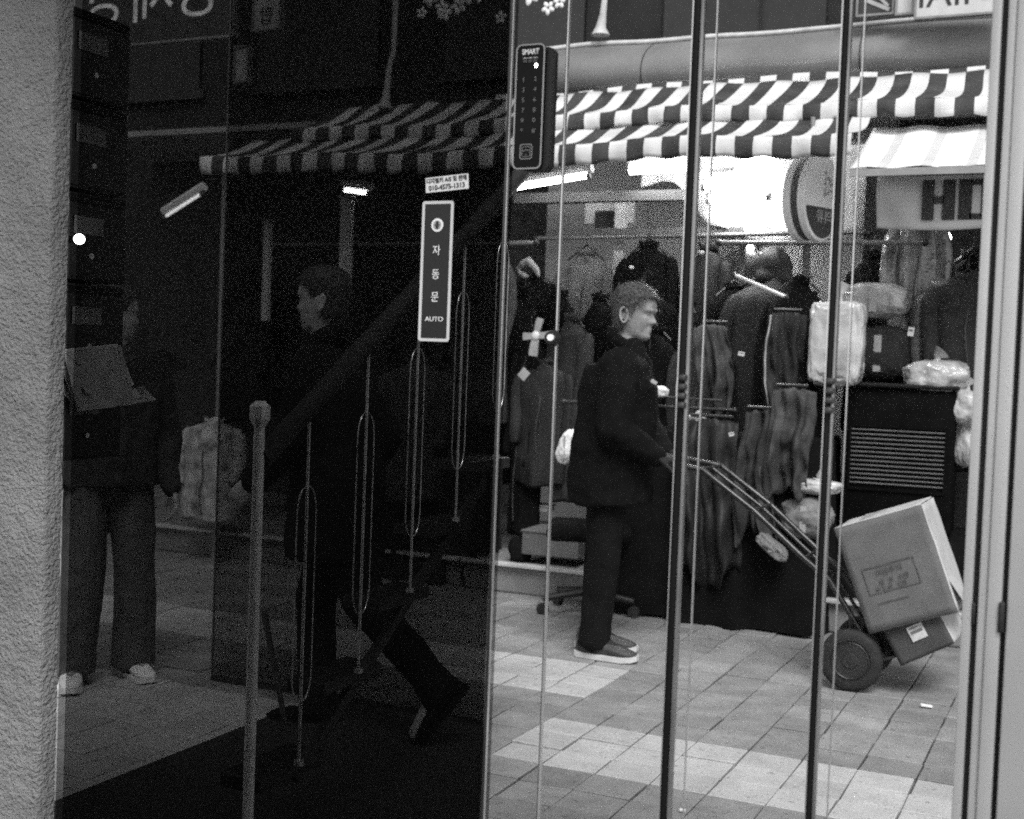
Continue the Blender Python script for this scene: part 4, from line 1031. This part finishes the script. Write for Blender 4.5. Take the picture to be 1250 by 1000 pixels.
q = MB(); q.box((.006, -.0112, .016), (.05, .0008, .012)); q.box((.0, -.0112, .034), (.036, .0008, .006)); q.obj('label_print', M('grey_ink', .15, .7), t)
# litter
lt = thing('paper_scrap', 'tiny white paper scrap on the paving right of the wheel', 'litter', gnd(1131, 864) + Vector((0, 0, .004)))
b = MB(); b.box((0, 0, .004), (.045, .018, .004), (.2, .1, .3)); b.obj('scrap', white_c, lt)
lt = thing('paper_scrap', 'tiny white paper scrap on the paving at the bottom middle', 'litter', gnd(833, 992) + Vector((0, 0, .004)))
b = MB(); b.box((0, 0, .003), (.018, .012, .004), (.2, .1, .3)); b.obj('scrap', white_c, lt)
# ------------------------------------------------------------------ people
def head_mesh(b, c, fwdv, upv_, scale=1.0, k=0, face=True, shell=None):
    """adds a head into MB b; c = chin-level neck centre; returns basis"""
    X = Vector(fwdv).normalized(); Z = Vector(upv_); Z = (Z - X * Z.dot(X)).normalized(); Y = Z.cross(X)
    Hh = .236 * scale
    # profile tables: t from chin 0 to crown 1 : front x, back x, half width (metres)
    tab = [(0.0, .062, -.01, .030), (.04, .078, -.035, .043), (.10, .084, -.058, .054), (.18, .083, -.075, .061), (.27, .083, -.083, .067), (.36, .084, -.088, .070),
           (.45, .082, -.094, .073), (.52, .083, -.099, .0745), (.60, .088, -.102, .0755), (.70, .088, -.104, .077), (.80, .078, -.099, .075), (.88, .058, -.086, .066), (.95, .030, -.062, .047), (1.0, -.010, -.018, .010)]
    def lerp(t):
        for p, q in zip(tab[:-1], tab[1:]):
            if t <= q[0]:
                u = (t - p[0]) / (q[0] - p[0]); u2 = u * u * (3 - 2 * u) * .5 + u * .5
                return [p[i] + (q[i] - p[i]) * u2 for i in (1, 2, 3)]
        return tab[-1][1:]
    g = lambda v, s: math.exp(-(v / s) ** 2)
    nt_, na = 56, 64
    rings = []
    for i in range(nt_ + 1):
        t = i / nt_; xf, xb, w = lerp(t); cx = -.012
        ring = []
        for j in range(na):
            a = 2 * PI * j / na; ca, sa = math.cos(a), math.sin(a)
            e = .86
            x = cx + ((xf - cx) if ca > 0 else (cx - xb)) * math.copysign(abs(ca) ** e, ca); y = w * math.copysign(abs(sa) ** e, sa)
            if face and ca > 0 and shell is None:
                z = t
                nose = (.021 * g((z - .385) , .050) + .013 * g(z - .46, .07)) * g(y, .0135 + .008 * g(z - .36, .05))
                lips = .0065 * (g(z - .205, .026) + g(z - .255, .024)) * g(y, .022) - .006 * g(z - .229, .010) * g(y, .024)
                chin = .004 * g(z - .08, .06) * g(y, .024)
                brow = .009 * g(z - .60, .035) * g(abs(y) - .03, .028)
                sock = -.013 * g(z - .515, .038) * g(abs(y) - .033, .021)
                eye = .007 * g(z - .512, .020) * g(abs(y) - .033, .014)
                cheek = .006 * g(z - .40, .08) * g(abs(y) - .047, .02)
                fold = -.0012 * g(abs(y) - (.020 + (.36 - z) * .11), .006) * g(z - .30, .08)
                x += nose + lips + chin + brow + sock + eye + cheek + fold
            ring.append(Vector(c) + (X * x + Y * y) * scale + Z * (t * Hh))
        rings.append(ring)
    if shell is None:
        b.loft(rings, k=k)
        if face:
            for sy in (-1, 1):        # ears
                ec = Vector(c) + (X * -.018 + Y * (sy * .077)) * scale + Z * (.43 * Hh)
                vs = []
                for i in range(14):
                    an = 2 * PI * i / 14
                    vs.append(ec + (X * (.0165 * math.cos(an) - .006 * math.sin(an)) + Y * (sy * (.010 + .006 * -math.cos(an)))) * scale + Z * (.034 * math.sin(an)) * scale)
                b.tube(vs, .0058 * scale, 6, closed=True, k=k)
                b.ell(ec + Y * (sy * -.002) * scale, .012 * scale, .007 * scale, .026 * scale, 10, 7, k=k)
    else:
        thickn, hl = shell            # hair: outer shell above a hairline
        outer = []
        for i, ring in enumerate(rings):
            t = i / nt_
            outer.append([(p - (Vector(c) + Z * (.55 * Hh))) * 1.0 + (p - (Vector(c) + X * -.012 * scale + Z * (.52 * Hh))).normalized() * thickn(t, 2 * PI * j / na) + (Vector(c) + Z * (.55 * Hh)) for j, p in enumerate(ring)])
        for i in range(nt_):
            for j in range(na):
                a = 2 * PI * (j + .5) / na; t = (i + .5) / nt_
                if t > hl(a):
                    j2 = (j + 1) % na
                    b.add([outer[i][j], outer[i][j2], outer[i + 1][j2], outer[i + 1][j]], [(0, 1, 2, 3)], k)
    return X, Y, Z
def hand_mesh(b, wrist, d, palmn, s=1.0, curl=.5, side=1, k=0):
    D = Vector(d).normalized(); N = Vector(palmn); N = (N - D * N.dot(D)).normalized(); A = D.cross(N) * side
    w = Vector(wrist)
    b.loft([[w + D * x * s + A * (yy * wd * s) + N * (zz * th * s) for yy, zz in ((-1, -.6), (-.5, -1), (.5, -1), (1, -.6), (1, .6), (.5, 1), (-.5, 1), (-1, .6))]
            for x, wd, th in ((-.02, .026, .019), (.01, .031, .018), (.05, .041, .015), (.088, .041, .012), (.096, .036, .009))], k=k)
    for i, (off, ln) in enumerate(((-.031, .068), (-.0105, .078), (.0105, .073), (.030, .058))):
        p = w + D * .085 * s + A * off * s; dd = D.copy(); pts = [p - D * .02 * s, p]
        for seg in (.45, .31, .24):
            dd = (dd * math.cos(curl * 1.1) + N * math.sin(curl * 1.1)).normalized(); p = p + dd * ln * seg * s; pts.append(p)
        b.tube(pts, [.0095 * s, .0095 * s, .0088 * s, .0082 * s, .006 * s], 8, k=k)
    p = w + D * .02 * s - A * .028 * s; dd = (D * .75 - A * .6 + N * .3).normalized(); pts = [p - dd * .015, p]
    for ln in (.045, .033, .026):
        p = p + dd * ln * s; pts.append(p); dd = (dd + (N * .35 + A * .25) * curl).normalized()
    b.tube(pts, [.012 * s, .0125 * s, .011 * s, .0095 * s, .0065 * s], 8, k=k)
def person(lab, loc, rz, J, mats, vox=.008, hair=None, coat_len=None, shoe_sole=None, trouser_w=(.082, .062, .056), face=True, coat_r=1.0, extra=None, strands=0, dark_hands=False):
    t = thing('person', lab, 'person', loc, rz)
    msk, mcoat, mtr, mhair, mshoe, msole = mats
    V = {k_: Vector(v) for k_, v in J.items()}
    # ---- continuous body
    b = MB()
    b.cap(V['pelvis'], V['chest'], .125, .135, 16); b.cap(V['chest'] + Vector((0, -.1, .06)), V['chest'] + Vector((0, .1, .06)), .085, .085)
    b.cap(V['chest'], V['neck'], .10, .058); b.cap(V['neck'], V['head'] + Vector((-.01, 0, .05)), .056, .055)
    for s in 'rl':
        b.cap(V['chest'] + Vector((0, 0, .08)), V['sh' + s], .07, .058); b.cap(V['sh' + s], V['el' + s], .052, .041); b.cap(V['el' + s], V['wr' + s], .040, .027)
        b.cap(V['pelvis'], V['hip' + s], .11, .095); b.cap(V['hip' + s], V['kn' + s], .086, .056); b.cap(V['kn' + s], V['an' + s], .055, .038)
        b.cap(V['an' + s], V['toe' + s], .038, .03)
        hd = V.get('hd' + s) or (V['wr' + s] - V['el' + s])
        hand_mesh(b, V['wr' + s], hd, V.get('hn' + s) or Vector((0, 1 if s == 'r' else -1, 0)), 1, J.get('curl', .45) if isinstance(J.get('curl', .45), float) else .45, 1 if s == 'r' else -1)
    hx, hz_ = V['face'], V['hup']
    head_mesh(b, V['head'], hx, hz_, 1.0, face=face)
    o = b.obj('body', msk, t); remesh(o, vox, 2)
    if dark_hands:
        o.data.materials.append(M('shaded_hand', .01, .8, var=.3))  # black on the hands stands for the shadow that hides them
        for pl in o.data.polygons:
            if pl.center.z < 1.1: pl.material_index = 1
    # ---- hair
    if hair:
        b = MB(); head_mesh(b, V['head'], hx, hz_, 1.0, shell=hair); o = b.obj('hair', mhair, t, smooth=True)
        bm = bmesh.new(); bm.from_mesh(o.data); bmesh.ops.remove_doubles(bm, verts=bm.verts[:], dist=.0004); bmesh.ops.recalc_face_normals(bm, faces=bm.faces[:]); bm.to_mesh(o.data); bm.free()
        vs0 = [(v.co.copy(), v.normal.copy()) for v in o.data.vertices]
        md = o.modifiers.new('t', 'SOLIDIFY'); md.thickness = .012; md.offset = -1; bake(o); wrinkle(o, .004, 42, 1, .002, 120)
        rr = random.Random(9); b = MB(); Zh = Vector(hz_).normalized(); Xh = Vector(hx).normalized()
        for _ in range(strands):
            p_, n_ = rr.choice(vs0); p_ = p_ + Vector((rr.uniform(-.006, .006), rr.uniform(-.006, .006), rr.uniform(-.006, .006)))
            top = max(0, n_.dot(Zh)); dr = (-Zh * (1 - top) + Xh * (.75 * top) + Vector((rr.uniform(-.5, .5), rr.uniform(-.5, .5), rr.uniform(-.3, .3)))); dr = (dr - n_ * dr.dot(n_)).normalized()
            L_ = rr.uniform(.016, .034); sd_ = dr.cross(n_).normalized() * .0011
            a_ = p_ - n_ * .003; m_ = p_ + dr * L_ * .5 + n_ * rr.uniform(.002, .006); e_ = p_ + dr * L_ + n_ * rr.uniform(-.001, .006)
            b.add([a_ - sd_, a_ + sd_, m_ + sd_, m_ - sd_, e_], [(0, 1, 2, 3), (3, 2, 4)])
        if strands:
            so_ = b.obj('hair_strand', mhair, o); so_['kind'] = 'stuff'
            Hh = .236; Yh = Zh.cross(Xh).normalized(); c0 = V['head']; dk = M('face_dark', .02, .6, var=.3)
            for sy in (-1, 1):
                def fp(x, y, z): return c0 + Xh * x + Yh * (sy * y) + Zh * (z * Hh)
                b = MB(); b.tube([fp(.089, .014, .588), fp(.089, .028, .607), fp(.080, .046, .60), fp(.070, .054, .575)], [.0022, .0038, .0034, .0015], 6); b.obj('eyebrow', dk, t, smooth=True)
                b = MB(); b.tube([fp(.078, .019, .510), fp(.0795, .030, .520), fp(.074, .043, .512)], [.0012, .0028, .0012], 6); b.obj('eye', dk, t, smooth=True)
            b = MB(); b.tube([c0 + Xh * .081 + Yh * -.019 + Zh * (.215 * Hh), c0 + Xh * .0895 + Zh * (.231 * Hh), c0 + Xh * .081 + Yh * .019 + Zh * (.215 * Hh)], [.001, .0026, .001], 6); b.obj('mouth', dk, t, smooth=True)
    # ---- coat with sleeves and collar
    b = MB(); c = coat_r
    hem = V['pelvis'] + Vector((-.0, 0, -.06 if coat_len is None else -coat_len))
    def ring(p, rx, ry, n=28): return [Vector(p) + Vector((rx * math.cos(2 * PI * i / n), ry * math.sin(2 * PI * i / n), 0)) for i in range(n)]
    b.loft([ring(hem, .165 * c, .205 * c), ring(V['pelvis'] + Vector((0, 0, .05)), .165 * c, .205 * c), ring(V['pelvis'] * .5 + V['chest'] * .5, .16 * c, .20 * c),
            ring(V['chest'] + Vector((0, 0, .02)), .155 * c, .205 * c), ring(V['chest'] + Vector((.0, 0, .11)), .125 * c, .19 * c), ring(V['neck'] * .6 + V['chest'] * .4 + Vector((0, 0, .03)), .10, .12), ring(V['neck'] + Vector((0, 0, .01)), .072, .072), ring(V['neck'] + Vector((.0, 0, .035)), .072, .072)])
    for s in 'rl':
        b.cap(V['chest'] + Vector((0, 0, .07)), V['sh' + s], .09 * c, .082 * c); b.cap(V['sh' + s], V['el' + s], .080 * c, .064 * c); b.cap(V['el' + s], V['wr' + s] * .97 + V['el' + s] * .03, .064 * c, .046 * c)
    o = b.obj('jacket', mcoat, t); remesh(o, .010, 2); wrinkle(o, .020, 7, 3, .005, 24)
    b = MB(); n = 24
    cr = [ring(V['neck'] + Vector((.0, 0, .0)), .080, .080, n), [p_ + Vector((0, 0, -.45 * (p_.x - V['neck'].x))) for p_ in ring(V['neck'] + Vector((.0, 0, .03)), .082, .080, n)], [p_ + Vector((0, 0, -.6 * (p_.x - V['neck'].x))) for p_ in ring(V['neck'] + Vector((-.002, 0, .055)), .080, .078, n)]]
    b.loft(cr, cap=False); thick(b.obj('collar', mcoat, t, smooth=True), .014)
    # ---- trousers
    b = MB(); a1, a2, a3 = trouser_w
    for s in 'rl':
        b.cap(V['pelvis'] + Vector((0, 0, -.02)), V['hip' + s], .13, a1 + .03); b.cap(V['hip' + s], V['kn' + s], a1 + .022, a2 + .018); b.cap(V['kn' + s], V['an' + s] + Vector((0, 0, .02)), a2 + .018, a3 + .012)
        b.tube([V['an' + s] * .85 + V['kn' + s] * .15, V['an' + s] + (V['an' + s] - V['kn' + s]).normalized() * .03], [a3 + .012, a3 + .016], 16)
    o = b.obj('trousers', mtr, t); remesh(o, .011, 3); wrinkle(o, .010, 9, 5, .002, 30)
    # ---- shoes
    for s in 'rl':
        A, Tt = V['an' + s], V['toe' + s]
        d = (Tt - A); hd = Vector((d.x, d.y, 0)).normalized(); pit = math.atan2(d.z + .055, Vector((d.x, d.y, 0)).length)
        L = .285
        fx = (hd * math.cos(pit) + Vector((0, 0, 1)) * math.sin(pit)); fz = fx.cross(Vector((-hd.y, hd.x, 0))) ; fy = Vector((-hd.y, hd.x, 0))
        if fz.z < 0: fz = -fz
        heel = A - fx * .085 - fz * .082
        def sec(x, wd, z0, z1, n=16): return [heel + fx * x * L + fy * (wd * math.cos(2 * PI * i / n)) + fz * (z0 + (z1 - z0) * (.5 + .5 * math.sin(2 * PI * i / n))) for i in range(n)]
        b = MB(); b.loft([sec(.0, .022, .02, .085), sec(.04, .034, .016, .105), (sec(.2, .040, .016, .115)), sec(.38, .042, .016, .105), sec(.55, .047, .016, .078), sec(.75, .050, .016, .062), sec(.92, .040, .018, .052), sec(1.0, .018, .02, .038)])
        sh = b.obj('shoe', mshoe, t, smooth=True, sharp=80); md = sh.modifiers.new('s', 'SUBSURF'); md.levels = 1; md.render_levels = 1; bake(sh)
        b = MB(); b.loft([[p for p in [heel + fx * x * L + fy * (wd * math.cos(2 * PI * i / 16)) + fz * (z + .012 * (1 if math.sin(2 * PI * i / 16) > 0 else -1)) for i in range(16)]] for x, wd, z in ((-.01, .024, .016), (.04, .038, .014), (.3, .044, .012), (.55, .050, .012), (.78, .053, .012), (.93, .043, .016), (1.01, .02, .022))])
        b.obj('sole', msole, sh, smooth=True, sharp=40)
    return t
def hl_short(a):
    f = math.cos(a)                          # 1 in front, -1 behind
    if f > .80: return .80
    if f > .30: return .66 + (f - .30) * .28
    if f > -.12: return .50 + .30 * max(0, f) if f > .08 else .56
    return .22
th_short = lambda t, a: .010 + .010 * max(0, t - .5) * 2 + .006 * max(0, math.cos(a)) * max(0, t - .6)
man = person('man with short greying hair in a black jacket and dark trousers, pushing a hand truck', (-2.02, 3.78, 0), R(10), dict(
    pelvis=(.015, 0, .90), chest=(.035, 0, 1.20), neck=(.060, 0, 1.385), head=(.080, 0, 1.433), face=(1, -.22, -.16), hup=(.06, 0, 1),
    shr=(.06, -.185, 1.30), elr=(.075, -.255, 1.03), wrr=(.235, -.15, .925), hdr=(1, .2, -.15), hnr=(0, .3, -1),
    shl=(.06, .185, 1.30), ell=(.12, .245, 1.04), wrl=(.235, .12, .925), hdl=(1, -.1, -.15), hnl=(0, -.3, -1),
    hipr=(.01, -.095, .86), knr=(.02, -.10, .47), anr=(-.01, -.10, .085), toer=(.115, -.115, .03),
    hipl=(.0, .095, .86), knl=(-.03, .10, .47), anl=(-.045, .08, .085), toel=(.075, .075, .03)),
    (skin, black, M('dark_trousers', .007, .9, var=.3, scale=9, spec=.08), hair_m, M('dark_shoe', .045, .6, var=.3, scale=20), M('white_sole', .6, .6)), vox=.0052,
    strands=2600, dark_hands=True, hair=(th_short, hl_short), coat_len=.20, trouser_w=(.075, .062, .058), coat_r=1.16)
b = MB(); b.box((.215, -.150, 1.245), (.03, .02, .018), (0, .5, .3), bev=.004); bd = b.obj('jacket_badge', grey_l, man)
p = gnd(128, 832)
pj = person('person in wide grey jeans and white shoes standing beyond the mailboxes', (p.x, p.y, 0), R(-35), dict(
    pelvis=(0, 0, .92), chest=(.0, 0, 1.24), neck=(.0, 0, 1.44), head=(.0, 0, 1.48), face=(0, 1, -.05), hup=(0, 0, 1),
    shr=(0, -.19, 1.36), elr=(-.02, -.25, 1.08), wrr=(.05, -.26, .84), shl=(0, .19, 1.36), ell=(-.02, .25, 1.08), wrl=(.05, .26, .84),
    hipr=(0, -.09, .88), knr=(.02, -.11, .48), anr=(0, -.14, .085), toer=(.13, -.17, .03), hipl=(0, .09, .88), knl=(-.02, .12, .48), anl=(-.06, .13, .085), toel=(.07, .15, .03)),
    (skin, char, M('grey_jeans', .07, .9, var=.25, scale=20), hair_d, white_c, white_c), vox=.011, hair=(th_short, hl_short), trouser_w=(.08, .072, .085))
pj.scale = (.9, .9, .9)
p = gnd(372, 893)
wk = person('dark figure walking left in long stride, dim behind the stair railing', (p.x + .09, p.y + .02, 0), R(196), dict(
    pelvis=(0, 0, .95), chest=(.04, 0, 1.28), neck=(.06, 0, 1.50), head=(.075, 0, 1.545), face=(1, 0, -.08), hup=(0, 0, 1),
    shr=(.04, -.2, 1.42), elr=(-.10, -.26, 1.15), wrr=(.0, -.25, .92), shl=(.04, .2, 1.42), ell=(.10, .25, 1.15), wrl=(.26, .22, .98),
    hipr=(0, -.09, .90), knr=(.10, -.09, .50), anr=(.08, -.09, .085), toer=(.20, -.09, .03), hipl=(0, .09, .90), knl=(-.16, .09, .52), anl=(-.44, .09, .22), toel=(-.36, .09, .06)),
    (skin, black, black, hair_d, black, black), vox=.011, hair=(th_short, hl_short), coat_len=.25, coat_r=1.12)
wk.scale = (.9, .9, .9)
p = gnd(350, 893); q = at(322, 745, p.y)
sk = thing('walking_stick', 'thin dark stick slanting beside the walking figure', 'stick', p)
b = MB(); b.tube([(0, 0, 0), (q.x - p.x, 0, q.z)], .010, 8); b.obj('shaft', metal_d, sk, smooth=True)
b = MB(); b.tube([(0, 0, .0), (0, 0, .03)], .014, 8); b.obj('ferrule', rubber, sk, smooth=True)
